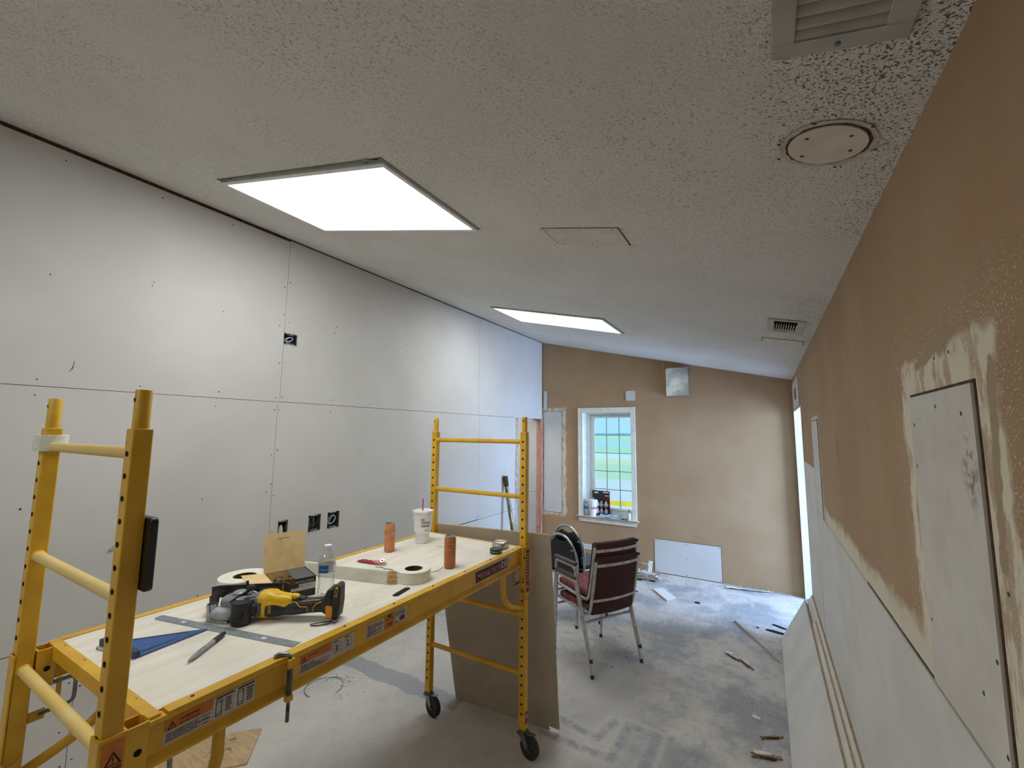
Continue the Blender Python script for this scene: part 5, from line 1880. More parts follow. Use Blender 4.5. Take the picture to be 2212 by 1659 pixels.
# grinding wheel edge
mb = MB(); mb.lathe([(0, -.0015), (.060, -.0015), (.060, .0015), (0, .0015)], T(-.130, .020, .010), 'grey_plastic', 36); tb(mb, 'cutting_disc')
# grey collar + yellow motor housing
mb = MB(); loft(mb, [(-.050, .052, 0, .042, .038), (-.044, .052, 0, .045, .040), (-.038, .052, 0, .045, .040)], 'saw_grey', 24, 3.4); tb(mb, 'collar')
mb = MB()
loft(mb, [(-.039, .052, 0, .044, .039), (-.022, .053, 0, .046, .040), (.004, .053, 0, .045, .040), (.014, .053, 0, .038, .036), (.030, .056, 0, .032, .032), (.058, .058, 0, .026, .028), (.066, .060, 0, .020, .024), (.076, .062, 0, .016, .020)], 'saw_yellow', 24, 3.4)
yh = tb(mb, 'motor_housing', label='yellow motor housing')
mb = MB()
mb.prism([(-.038, .022), (-.022, .021), (-.021, .066), (-.037, .068)], TQ - tv * .0405, tu, up, -tv * .0006, 'grey_plastic')
mb.text('20V MAX', lambda x_, y_: T(.004 + x_, .0905 - y_ * .12, -.012 + y_), 'print_black', height=.008)
mb.text('CUT-OFF', lambda x_, y_: T(.006 + x_, .0905 - y_ * .1, -.022 + y_), 'print_dark', height=.006)
tb(mb, 'rating_plate', yh, smooth=False)
# black rubber handle
mb = MB()
loft(mb, [(-.006, .040, -.004, .026, .041), (.004, .040, -.002, .030, .042), (.022, .040, 0, .029, .038), (.042, .039, 0, .024, .033), (.056, .038, 0, .021, .030), (.066, .038, 0, .023, .030), (.085, .040, 0, .025, .031), (.110, .044, 0, .026, .031), (.140, .046, 0, .024, .029), (.170, .048, 0, .024, .028), (.188, .050, 0, .026, .028), (.200, .052, 0, .036, .030), (.210, .054, 0, .046, .033), (.222, .055, 0, .050, .034)], 'saw_black', 24, 2.8)
hd = tb(mb, 'handle')
for pth in ([(.0, .066, -.0385), (.010, .068, -.040), (.030, .064, -.036), (.050, .058, -.031), (.066, .060, -.031), (.085, .066, -.026), (.095, .066, -.026), (.103, .060, -.030), (.112, .052, -.0325), (.138, .050, -.0305), (.140, .024, -.0255)],
            [(.158, .026, -.027), (.160, .048, -.0295), (.170, .060, -.027), (.188, .066, -.025)], [(.118, .066, -.022), (.150, .069, -.018), (.180, .071, -.018)]):
    mb = MB(); mb.tube([T(*p) for p in pth], .0012, 'saw_yellow', 6); tb(mb, 'yellow_seam', hd)
mb = MB(); mb.prism([(.006, .034), (.014, .034), (.014, .056), (.006, .056)], TQ - tv * .0425, tu, up, -tv * .0006, 'saw_yellow'); mb.prism([(.008, .036), (.012, .036), (.012, .054), (.008, .054)], TQ - tv * .043, tu, up, -tv * .0006, 'saw_black'); tb(mb, 'handle_badge', hd, smooth=False)
# switch
mb = MB(); loft(mb, [(.066, .078, -.002, .005, .010), (.074, .081, -.002, .007, .012), (.090, .080, -.002, .006, .012), (.097, .077, -.002, .004, .010)], 'saw_yellow', 14, 2.4); tb(mb, 'switch', label='yellow slide switch')
mb = MB(); loft(mb, [(.050, .073, -.006, .008, .014), (.060, .074, -.006, .009, .014), (.068, .070, -.006, .006, .012)], 'saw_black', 14, 2.4); loft(mb, [(.092, .074, 0, .004, .012), (.105, .074, 0, .005, .014), (.120, .070, 0, .005, .012)], 'saw_black', 12, 2.4); tb(mb, 'switch_guard')
# battery mount and battery
mb = MB()
mb.prism([(.198, .080), (.208, .108), (.221, .111), (.226, .104), (.226, .030), (.218, .008), (.208, .014)], TQ - tv * .034, tu, up, tv * .066, 'saw_black')
tb(mb, 'battery_mount', bevel=.003)
mb = MB()
mb.prism([(.226, .012), (.225, .060), (.232, .118), (.237, .126), (.250, .126), (.256, .119), (.2575, .060), (.252, .012), (.246, .007), (.232, .007)], TQ - tv * .036, tu, up, tv * .054, 'saw_black')
bt = tb(mb, 'battery_pack', bevel=.004)
mb = MB(); mb.prism([(.209, .018), (.207, .054), (.211, .058), (.228, .056), (.232, .050), (.232, .018), (.228, .013), (.213, .014)], TQ - tv * .0345, tu, up, -tv * .0045, 'saw_orange'); tb(mb, 'release_button', bt, bevel=.0015, label='orange battery release button')
mb = MB(); mb.prism([(.236, .088), (.240, .121), (.2495, .121), (.246, .088)], TQ - tv * .0365, tu, up, -tv * .0012, 'saw_yellow'); mb.prism([(.2385, .091), (.2415, .114), (.2465, .114), (.2440, .091)], TQ - tv * .0377, tu, up, -tv * .0006, 'print_black'); tb(mb, 'battery_sticker', bt, smooth=False)
mb = MB()
for i in range(4):
    mb.prism([(.212 + i * .0035, .080 + i * .006), (.222 + i * .001, .080 + i * .006), (.222 + i * .001, .083 + i * .006), (.212 + i * .0035, .083 + i * .006)], TQ - tv * .034, tu, up, -tv * .002, 'rubber')
tb(mb, 'cooling_ribs', bt, smooth=False)
# wrist loop
mb = MB(); mb.tube([T(.232, .004, -.038), T(.205, .006, -.050), T(.180, .004, -.056), T(.166, .003, -.062), T(.172, .0025, -.070), T(.195, .0025, -.070), T(.222, .003, -.060), T(.236, .004, -.046), T(.250, .003, -.05), T(.258, .008, -.044)], .0018, 'pen_black', 8); tb(mb, 'wrist_loop')

# sawdust crumbs on the deck
mb = MB()
random.seed(11)
for i in range(300):
    if random.random() < .5:
        x_, y_ = random.gauss(-1.45, .05), random.gauss(1.32, .09)
    else:
        x_, y_ = random.uniform(-2.0, -1.34), random.uniform(.58, 2.32)
    if not (-2.0 < x_ < -1.335 and .57 < y_ < 2.33):
        continue
    s_ = random.uniform(.0006, .0016); z_ = DK + .0002
    a = random.uniform(0, pi)
    d_ = Vector((cos(a), sin(a), 0)) * s_; e_ = Vector((-sin(a), cos(a), 0)) * s_ * .6
    c_ = Vector((x_, y_, z_))
    mb.add([c_ - d_ - e_, c_ + d_ - e_, c_ + d_ + e_, c_ - d_ + e_, c_ + up * s_], [(0, 1, 4), (1, 2, 4), (2, 3, 4), (3, 0, 4)], random.choice(['chip', 'wood_cut', 'wood_cut', 'white_dust', 'wood_cut']))
o = mb.build('sawdust', org=(-1.6, 1.4, DK), smooth=False, recalc=False); o.location = (-1.6, 1.4, DK)
o['kind'] = 'stuff'; tag(o, 'sawdust and plaster crumbs scattered over the plywood deck', 'sawdust')

# ================================================================ BOARD BEHIND THE SCAFFOLD
BL = Vector((-1.960, 2.592, 0.001)); BR = Vector((-1.262, 2.676, .001)); TR = Vector((-1.165, 2.447, 1.233)); TL = Vector((-2.032, 2.432, 1.222))
nb = (BR - BL).cross(TR - BR).normalized()
if nb.y > 0:
    nb = -nb
BR2 = Vector((-1.196, 2.690, .028)); NT_ = Vector((-1.270, 2.682, .034))
poly = [BL, BR, NT_, BR2, TR, TL]
nb = (TR - BL).cross(TL - BR).normalized()
if nb.y > 0:
    nb = -nb
cb_0 = (BL + BR + TR + TL) / 4
poly = [p - nb * (p - cb_0).dot(nb) for p in poly]
poly = [Vector((p.x, p.y, max(p.z, .001))) for p in poly]
mb = MB()
n_ = len(poly)
th = nb * -.0127
mb.add(poly + [p + th for p in poly], [tuple(range(n_)), tuple(range(2 * n_ - 1, n_ - 1, -1))], 'board_paper')
mb.add(poly + [p + th for p in poly], [(i, (i + 1) % n_, n_ + (i + 1) % n_, n_ + i) for i in range(n_)], 'drywall_core')
one(mb, 'drywall_offcut', 'tall grey-brown drywall offcut leaning upright against the far end of the scaffold', 'drywall sheet', (-1.6, 2.63, 0), smooth=False)

# steel pipe leaning on the left wall
p0 = Vector((-2.80, 5.015, .0)); p1 = Vector((-3.028, 5.018, 1.262))
pd = (p1 - p0).normalized()
root = thing('steel_pipe', 'old steel pipe with a rag-wrapped top leaning against the left wall', 'pipe', p0)
mb = MB(); mb.tube([p0 + pd * .012, p1], .027, 'pipe_steel', 18); mb.build('tube', root, org=p0)
mb = MB(); mb.tube([p1 - pd * .125, p1 - pd * .10, p1 - pd * .05, p1 - pd * .004, p1 + pd * .012], [.028, .034, .033, .036, .030], 'pipe_rag', 16); mb.build('rag_wrap', root, org=p0)

# ================================================================ CHAIRS
fx, fy = -.857, .515
CROT = atan2(-fx, fy)


def arc(p, q, c, n=6):
    """quadratic curve points from p to q with control c"""
    p, q, c = map(Vector, (p, q, c))
    return [p * (1 - t) ** 2 + c * 2 * t * (1 - t) + q * t ** 2 for t in [i / n for i in range(n + 1)]]


def arm_chair(label):
    t = thing('stacking_armchair', label, 'chair', group='stacked burgundy armchairs')
    r = .0115
    # side legs + arms: inverted U each side
    for s in (-1, 1):
        X = s * .255
        path = [(X, -.25, .018), (X, -.06, .612)] + arc((X, -.055, .63), (X, -.02, .655), (X, -.05, .655), 3) + [(X, .17, .655)] + arc((X, .17, .655), (X, .205, .62), (X, .205, .655), 4)
        a = MB(); a.tube([(X, -.25, .018), (X, -.052, .640)], r, 'alu_frame', 10); lg = a.build('leg', t)
        f = MB(); f.cyl((X, -.2545, .0), (X, -.248, .026), .0135, 'rubber', 12); f.build('rubber_foot', lg)
        a = MB(); a.tube([(X, .250, .018), (X, .212, .640)], r, 'alu_frame', 10); lg = a.build('leg', t)
        f = MB(); f.cyl((X, .2515, .0), (X, .249, .026), .0135, 'rubber', 12); f.build('rubber_foot', lg)
        a = MB(); a.tube([(X, -.052, .635), (X, -.045, .648), (X, -.03, .654), (X, .19, .654), (X, .206, .648), (X, .212, .636)], r, 'alu_frame', 10); ar = a.build('arm_rail', t)
        w_ = MB(); w_.bx(X - .019, X + .019, -.068, .225, .666, .692, 'arm_wood'); w_.build('wooden_armrest', ar, bevel=.006)
    # back / seat side tubes: one bent tube per side
    for s in (-1, 1):
        X = s * .222
        pts = [(X, .235, .445), (X, .20, .442), (X, -.10, .428)] + arc((X, -.13, .428), (X, -.205, .50), (X, -.195, .425), 5) + [(X, -.24, .66), (X, -.275, .865)]
        a = MB(); a.tube(pts, .0125, 'alu_frame', 10)
        a.cyl((X, -.274, .860), (X, -.277, .872), .0145, 'rubber', 10)
        a.build('side_frame', t)
    # cross members
    a = MB(); a.cyl((-.25, -.140, .36), (.25, -.140, .36), .0095, 'alu_frame', 8); a.build('stretcher', t)
    a = MB(); a.cyl((-.252, .205, .40), (.252, .205, .40), .0095, 'alu_frame', 8); a.build('stretcher', t)
    a = MB(); a.cyl((-.252, -.11, .415), (.252, -.11, .415), .0095, 'alu_frame', 8); a.build('stretcher', t)
    # curved back pad: bows backwards in plan
    def bow(x_):
        return -.030 * (1 - (x_ / .215) ** 2)

    def bx_(z):
        return -.213 - (z - .5) * .175
    vs = []; nx_, nz_ = 11, 7
    zs = [.43, .45, .52, .62, .72, .80, .868, .885]
    nz_ = len(zs)
    for j, z in enumerate(zs):
        for i in range(nx_):
            x_ = -.213 + .426 * i / (nx_ - 1)
            vs.append((x_, bx_(z) + bow(x_) * .8 + (.010 if z > .88 else 0), z))
    nb_ = len(vs)
    for j, z in enumerate(zs):
        for i in range(nx_):
            x_ = -.213 + .426 * i / (nx_ - 1)
            vs.append((x_, bx_(z) + bow(x_) * .8 + (.045 if z > .88 else .055) - (.02 if z < .44 else 0), z + (.0)))
    fs = []
    for j in range(nz_ - 1):
        for i in range(nx_ - 1):
            a0 = j * nx_ + i
            fs.append((a0, a0 + 1, a0 + nx_ + 1, a0 + nx_)); fs.append((nb_ + a0, nb_ + a0 + nx_, nb_ + a0 + nx_ + 1, nb_ + a0 + 1))
    for i in range(nx_ - 1):
        fs.append((i, nb_ + i, nb_ + i + 1, i + 1)); k_ = (nz_ - 1) * nx_ + i
        fs.append((k_, k_ + 1, nb_ + k_ + 1, nb_ + k_))
    for j in range(nz_ - 1):
        a0 = j * nx_; fs.append((a0, a0 + nx_, nb_ + a0 + nx_, nb_ + a0)); a1 = a0 + nx_ - 1
        fs.append((a1, nb_ + a1, nb_ + a1 + nx_, a1 + nx_))
    a = MB(); a.add(vs, fs, 'burgundy'); a.build('backrest', t, bevel=.008)
    for z, hh in ((.822, .022), (.545, .020)):
        a = MB()
        path = []
        for i in range(11):
            x_ = -.222 + .444 * i / 10
            path.append((x_, bx_(z) + bow(x_) * .8 - .004))
        vv = []
        for (x_, y_) in path:
            vv += [(x_, y_ - .003, z - hh / 2), (x_, y_ - .003, z + hh / 2), (x_, y_ + .003, z + hh / 2), (x_, y_ + .003, z - hh / 2)]
        ff = []
        for i in range(10):
            for k in range(4):
                ff.append((i * 4 + k, i * 4 + (k + 1) % 4, (i + 1) * 4 + (k + 1) % 4, (i + 1) * 4 + k))
        ff += [(0, 1, 2, 3), (43, 42, 41, 40)]
        a.add(vv, ff, 'alu_frame'); bar = a.build('back_bar', t)
        if z > .7:
            a = MB()
            for x_ in (-.13, .03, .13):
                a.disc((x_, bx_(z) + bow(x_) * .8 - .0078, z + .002), (0, -1, 0), .005, 'print_black', 8)
            a.build('rivets', bar, smooth=False, recalc=False)
    # seat cushion
    a = MB(); a.bx(-.212, .212, -.165, .240, .440, .490, 'burgundy_seat'); a.build('seat', t, bevel=.018, segs=3)
    return t


ch = arm_chair('lower burgundy armchair of the stack, resting on the floor')
ch.location = (-1.309, 3.689, 0); ch.rotation_euler = (0, 0, CROT)
ch2 = dup(ch, (-1.309 + fx * .012, 3.689 + fy * .012, .108), CROT, 'upper burgundy armchair of the stack, its seat littered with plaster crumbs', 'stacked burgundy armchairs')
random.seed(21)
mb = MB()
rt_ = Vector((.515, .857, 0)); ft_ = Vector((fx, fy, 0)); cc_ = Vector((-1.309 + fx * .012, 3.689 + fy * .012, .108 + .491))
for i in range(120):
    a_ = cc_ + rt_ * random.gauss(-.06, .06) + ft_ * random.gauss(-.02, .07)
    s_ = random.uniform(.003, .011)
    q = [Vector((random.uniform(-1, 1), random.uniform(-1, 1), 0)) * s_ for _ in range(3)]
    mb.add([a_ + q[0], a_ + q[1], a_ + q[2], a_ + up * s_ * .6], [(0, 1, 3), (1, 2, 3), (2, 0, 3), (0, 2, 1)], 'white_dust')
o = mb.build('plaster_crumbs', org=cc_, smooth=False, recalc=False); o.location = cc_
o['kind'] = 'stuff'; tag(o, 'white plaster crumbs scattered on the upper burgundy chair seat', 'plaster crumbs')


def round_chair(label):
    t = thing('banquet_chair', label, 'chair', group='stacked black round-back chairs')
    # arched back frame in the plane leaning back
    def bp(x_, z):
        return Vector((x_, -.195 - (z - .45) * .14, z))
    pts = [bp(-.185, .44), bp(-.198, .56)]
    for i in range(13):
        a = pi - pi * i / 12
        pts.append(bp(.20 * cos(a), .625 + .218 * sin(a)))
    pts += [bp(.198, .56), bp(.185, .44)]
    mb = MB(); mb.tube(pts, .0135, 'chrome', 12); mb.build('back_frame', t)
    # pad with a scooped top
    outer = []
    for i in range(15):
        a = pi - pi * i / 14
        outer.append((.182 * cos(a), .620 + .195 * sin(a)))
    poly = [(-.165, .47)] + [p for p in outer if p[1] < .815 or False]
    left = [p for p in outer if p[0] < -.085]
    right = [p for p in outer if p[0] > .085]
    scoop = [(-.080, .796), (-.060, .784), (-.03, .776), (0, .773), (.03, .776), (.060, .784), (.080, .796)]
    poly = [(-.165, .475)] + left + scoop + right + [(.165, .475)]
    v_ = (bp(0, 1) - bp(0, 0))
    mb = MB(); mb.prism(poly, bp(0, 0) + Vector((0, -.012, 0)), (1, 0, 0), v_, (0, .042, 0), 'black_vinyl'); mb.build('backrest', t, bevel=.010, segs=3)
    for (x_, z) in ((-.158, .71), (.158, .71), (-.186, .56), (.186, .56)):
        mb = MB(); p = bp(x_, z); mb.bx(p.x - .014, p.x + .014, p.y - .018, p.y - .010, p.z - .008, p.z + .008, 'chrome'); mb.build('clip', t, bevel=.002)
    mb = MB(); mb.bx(-.20, .20, -.18, .21, .425, .478, 'black_vinyl'); mb.build('seat', t, bevel=.018, segs=3)
    mb = MB(); mb.tube([(-.195, -.20, .44), (-.195, .205, .415), (.195, .205, .415), (.195, -.20, .44)], .011, 'chrome', 10, closed=True); mb.build('seat_frame', t)
    for sx in (-1, 1):
        mb = MB(); mb.tube([(sx * .190, -.20, .45), (sx * .200, -.232, .02)], .012, 'chrome', 10); lg = mb.build('leg', t)
        f = MB(); f.cyl((sx * .200, -.2335, 0), (sx * .1995, -.231, .028), .014, 'rubber', 10); f.build('rubber_foot', lg)
        mb = MB(); mb.tube([(sx * .190, .20, .42), (sx * .200, .225, .02)], .012, 'chrome', 10); lg = mb.build('leg', t)
        f = MB(); f.cyl((sx * .200, .226, 0), (sx * .1995, .224, .028), .014, 'rubber', 10); f.build('rubber_foot', lg)
    return t


brot = -R(20)
rr_ = Vector((cos(brot), sin(brot), 0)); ff_ = Vector((-sin(brot), cos(brot), 0))
bc_ = Vector((-1.645, 4.075, 0)) - rr_ * .200 + ff_ * .2335
rc1 = round_chair('nearer lower black round-back chair of the stack, beside the leaning drywall')
rc1.location = bc_; rc1.rotation_euler = (0, 0, brot)
dup(rc1, bc_ + ff_ * .045 + rr_ * .045 + Vector((0, 0, .085)), brot, 'farther upper black round-back chair of the stack, its arch highest', 'stacked black round-back chairs')

# ================================================================ FAR WALL ITEMS
# galvanised box with cable
root = thing('junction_box', 'galvanised metal junction box mounted high on the far tan wall', 'junction box', (-.992, YF - .05, 2.36))
org = root.location
mb = MB(); mb.bx(-1.132, -.852, YF - .095, YF - .001, 2.368, 2.742, 'galvanised'); mb.build('enclosure', root, org=org, bevel=.002)
mb = MB(); mb.bx(-1.136, -.848, YF - .101, YF - .0955, 2.364, 2.746, 'galvanised'); cv = mb.build('cover', root, org=org, bevel=.003)
mb = MB()
mb.bx(-1.01, -.965, YF - .1022, YF - .101, 2.425, 2.430, 'print_black'); mb.disc((-1.013, YF - .1022, 2.408), (0, -1, 0), .006, 'print_black', 8)
mb.prism([(-.99, .502), (-.974, .512), (-.973, .508), (-.988, .498)], (0, YF - .1022, 2.0), (1, 0, 0), (0, 0, 1), (0, .0008, 0), 'print_black')
mb.build('cover_marks', cv, org=org, smooth=False)
mb = MB(); mb.tube([(-1.14, YF - .04, 2.69), (-1.17, YF - .045, 2.72), (-1.19, YF - .04, 2.77), (-1.18, YF - .03, 2.83), (-1.16, YF - .02, cz(-1.16) - .004)], .005, 'drywall_core', 8); mb.build('cable', root, org=org)
# blank plate
root = thing('wall_plate', 'small square white blank plate above the window', 'wall plate', (-1.651, YF - .006, 2.325))
mb = MB(); mb.bx(-.067, .067, -.004, .005, 0, .143, 'drywall'); pl_ = mb.build('plate', root, bevel=.001)
mb = MB()
for (x_, z) in ((-.055, .012), (.055, .012), (-.055, .13), (.055, .13), (-.085, .10), (-.088, .05), (-.084, .02)):
    mb.disc((x_, -.0045 if abs(x_) < .07 else .0052, z), (0, -1, 0), .005, 'print_black', 7)
mb.build('screw_heads', pl_, smooth=False, recalc=False)

# window sill items
ZS = .6445
root = thing('water_bottle', 'small clear water bottle with a blue cap in the left corner of the window sill', 'bottle', (-2.335, 6.20, ZS))
mb = MB(); mb.lathe([(0, .003), (.024, 0), (.030, .006), (.029, .05), (.030, .10), (.030, .14), (.020, .17), (.012, .18), (.012, .188)], (0, 0, 0), 'bottle_plastic', 20); mb.build('bottle_body', root)
mb = MB(); mb.lathe([(.0305, .10), (.0308, .13)], (0, 0, 0), 'label_blue', 20); mb.build('label', root)
mb = MB(); mb.lathe([(.013, .186), (.0135, .187), (.0135, .201), (0, .202)], (0, 0, 0), 'cap_blue', 16); mb.build('cap', root)
root = thing('foam_cup', 'white foam cup with red script lettering on the window sill', 'cup', (-2.235, 6.215, ZS))
mb = MB(); mb.lathe([(0, .004), (.040, 0), (.042, .004), (.045, .055), (.050, .065), (.060, .225), (.062, .230), (.062, .236), (0, .237)], (0, 0, 0), 'cup_white', 30); cb_ = mb.build('cup', root)
mb = MB(); mb.tube([(0, 0, .23), (.005, 0, .27)], .004, 'cap_white', 8); mb.build('straw', root)
mb = MB(); mb.text('Coca-Cola', lambda x_, y_: ((.0545 + .0062 * (y_) / .1) * cos(-1.9 + x_ / .055), (.0545) * sin(-1.9 + x_ / .055), .11 + y_), 'print_red', height=.062, width=.17, shear=.3, bold=.03); mb.build('lettering', cb_, smooth=False, recalc=False)
root = thing('bulb_pack', 'dark red and black card pack of light bulbs standing on the window sill', 'packaging', (-2.165, 6.365, ZS))
mb = MB(); mb.bx(-.135, .135, -.002, .002, .0, .355, 'card_dark_red'); mb.bx(-.133, -.03, -.0026, -.0018, .20, .35, 'black_card'); mb.bx(-.02, .05, -.0026, -.0018, .19, .35, 'black_card'); mb.bx(-.10, -.04, -.0032, -.0025, .315, .335, 'cup_white'); mb.bx(.03, .12, -.0032, -.0018, .325, .34, 'cup_white'); mb.bx(.06, .125, -.0032, -.0018, .28, .29, 'cup_white'); cd = mb.build('card', root, smooth=False)
for i, x_ in enumerate((-.045, .020, .090)):
    for z in (.16, .06):
        mb = MB(); mb.lathe([(0, -.035), (.020, -.03), (.033, -.01), (.034, .005), (.020, .028), (.013, .04), (.012, .055), (0, .056)], (x_, -.04, z - .005), 'bulb_silver' if i else 'cup_white', 16); mb.build('bulb', root)
mb = MB()
random.seed(9)
nx_, ny_ = 12, 6
vs = [(-2.14 + .43 * i / 11, 6.165 + .15 * j / 5, ZS + .004 + abs(random.gauss(0, .022)) * (.3 + j / 5)) for i in range(nx_) for j in range(ny_)]
mb.add(vs, [(i * ny_ + j, (i + 1) * ny_ + j, (i + 1) * ny_ + j + 1, i * ny_ + j + 1) for i in range(nx_ - 1) for j in range(ny_ - 1)], 'papers')
o = one(mb, 'crumpled_papers', 'crumpled blue and white wrappers spread over the window sill', 'wrappers', (-1.87, 6.25, ZS), smooth=False)
sm = o.modifiers.new('thick', 'SOLIDIFY'); sm.thickness = .0015
mb = MB(); mb.tube([(-2.0, 6.16, ZS + .022), (-1.9, 6.15, ZS + .030), (-1.75, 6.16, ZS + .020), (-1.68, 6.17, ZS + .006)], .004, 'wire_green' if False else 'box_blue', 6)
one(mb, 'blue_cord', 'thin blue cord lying over the wrappers on the window sill', 'cord', (-1.84, 6.16, ZS))
root = thing('caulk_tube', 'pale squeeze tube with a dark nozzle at the right end of the window sill', 'tube', (-1.70, 6.19, ZS))
mb = MB(); mb.lathe([(0, 0), (.028, .002), (.030, .01), (.028, .085), (.015, .105), (.008, .108)], (0, 0, 0), 'caulk', 18); mb.build('tube_body', root)
mb = MB(); mb.lathe([(.010, .108), (.008, .125), (.005, .150), (0, .151)], (0, 0, 0), 'print_black', 12); mb.build('nozzle', root)

# ================================================================ SHEETS LEANING ON THE RIGHT WALL
def lean_sheet(k, y0, y1, zt, label):
    """sheet leaning with its long edge on the floor; k-th away from the wall"""
    th = .0127
    xt = XR - .0065
    xb = .085 - k * .017
    top = Vector((xt - k * .0155 - (.416 - zt) * .62 * (1 if k else 0), 0, zt)); bot = Vector((xb, 0, .001))
    d = (top - bot).normalized(); n = Vector((-d.z, 0, d.x))  # outward (towards -x, up)
    if n.x > 0:
        n = -n
    q = [bot, top, top + n * th, bot + n * th]
    # lift so nothing dips under the floor
    mn = min(p.z for p in q)
    q = [p + Vector((0, 0, .0015 - mn)) for p in q]
    mx = max(p.x for p in q)
    if mx > XR - .0062:
        q = [p - Vector((mx - XR + .0063, 0, 0)) for p in q]
    mb = MB()
    a = [p + Vector((0, y0, 0)) for p in q]; b_ = [p + Vector((0, y1, 0)) for p in q]
    mb.add(a + b_, [(0, 1, 5, 4), (2, 3, 7, 6)], 'board_grey')
    mb.add(a + b_, [(1, 2, 6, 5), (3, 0, 4, 7), (3, 2, 1, 0), (4, 5, 6, 7)], 'drywall_core')
    return one(mb, 'drywall_sheet', label, 'drywall sheet', ((xb + .1), (y0 + y1) / 2, 0), group='drywall sheets leaning on the right wall', smooth=False)


lean_sheet(0, -.4, 4.88, .420, 'rearmost leaning drywall sheet, against the right wall')
lean_sheet(1, -.6, 4.30, .400, 'second leaning drywall sheet from the right wall, only its top edge showing')
lean_sheet(2, -.5, 4.86, .372, 'frontmost and most exposed drywall sheet leaning by the right wall')

# ================================================================ FLOOR ITEMS
# plywood scrap
A = Vector((-2.586, 1.528, .001)); B_ = Vector((-2.80, 1.732, .001)); u = (A - B_).normalized(); w = Vector((-u.y, u.x, 0))
if w.x > 0:
    w = -w
root = thing('plywood_scrap', 'stamped plywood offcut lying on the floor under the scaffold', 'plywood', B_ + u * .15 + w * .3)
org = root.location
poly = [B_, A, A + w * .62 + u * .02, B_ + w * .50]
n = 4
mb = MB(); mb.add(poly + [p + Vector((0, 0, .011)) for p in poly], [(0, 1, 2, 3), (4, 5, 6, 7)] + [(i, (i + 1) % n, n + (i + 1) % n, n + i) for i in range(n)], 'osb')
sh = mb.build('sheet', root, org=org, smooth=False)
mb = MB()
# text reads along u from B to A, lines advance along -w
def ply(o_u, o_w):
    # reading direction is -w reversed so that it reads left to right in the room
    return lambda x_, y_: B_ + w * (o_w - x_) - u * 0 + u * (o_u - y_) + Vector((0, 0, .0114))


mb.text('APA', ply(.165, .24), 'osb_print', height=.045, width=.13, bold=.03)
mb.text('THE ENGINEERED WOOD ASSOC.', ply(.105, .25), 'osb_print', height=.012, width=.20)
mb.text('RATED SHEATHING', ply(.19, .27), 'osb_print', height=.010, width=.18)
mb.text('32/16', ply(.235, .22), 'osb_print', height=.022, width=.09)
mb.prism([(0, 0), (.05, 0), (.025, .025)], B_ + w * .16 + u * .075 + Vector((0, 0, .0112)), -w, -u, (0, 0, .0003), 'osb_print')
mb.build('stamp', sh, org=org, smooth=False, recalc=False)

# wire coil
mb = MB(); mb.tube([(-2.86 + .13 * cos(a), 2.22 + .13 * sin(a), .006 + .002 * sin(a * 2)) for a in [i * .21 for i in range(24)]], .0035, 'plastic_grey', 8)
mb.tube([(-2.83 + .10 * cos(a), 2.30 + .06 * sin(a), .012) for a in [i * .3 for i in range(14)]], .0028, 'wire_white', 6)
one(mb, 'wire_coil', 'loose coil of pale cable on the floor under the scaffold', 'cable', (-2.86, 2.22, 0))

# thin trim stick
p = Vector((-.352, 5.042, .002)); q = Vector((.012, 4.345, .002)); d_ = (q - p).normalized(); s_ = Vector((-d_.y, d_.x, 0))
mb = MB(); mb.prism([(0, 0), (.018, 0), (.018, .004), (.004, .004), (.004, .016), (0, .016)], p, s_, up, q - p, 'chip_white', 'drywall_core')
one(mb, 'trim_stick', 'long thin pale corner trim strip lying on the floor towards the right wall', 'trim strip', p, smooth=False)
# white drywall scrap
mb = MB()
pts = [Vector(v) for v in ((-1.243, 5.502, .002), (-1.157, 5.609, .002), (-.957, 5.359, .002), (-1.031, 5.219, .002))]
mb.add(pts + [v + Vector((0, 0, .013)) for v in pts], [(4, 5, 6, 7), (0, 1, 2, 3)], 'chip_white'); mb.add(pts + [v + Vector((0, 0, .013)) for v in pts], [(i, (i + 1) % 4, 4 + (i + 1) % 4, 4 + i) for i in range(4)], 'drywall_core')
one(mb, 'drywall_scrap', 'flat white rectangular drywall scrap lying on the floor in front of the far wall', 'drywall scrap', (-1.1, 5.42, 0), smooth=False)
# long torn paper strip at the wall
mb = MB()
vs = []
for i in range(8):
    t_ = i / 7
    for j in range(3):
        vs.append((-.50 + .47 * t_ + random.uniform(-.01, .01), 6.00 + .11 * t_ + .05 * j - .08 * t_ * (j > 1), .006 + (.022 if j == 0 else .004) * (1 if i % 2 else .7)))
mb.add(vs, [(i * 3 + j, (i + 1) * 3 + j, (i + 1) * 3 + j + 1, i * 3 + j + 1) for i in range(7) for j in range(2)], 'chip_white')
o = one(mb, 'paper_strip', 'long torn white paper strip along the foot of the far wall', 'paper scrap', (-.27, 6.07, 0), smooth=False)
sm = o.modifiers.new('thick', 'SOLIDIFY'); sm.thickness = .003


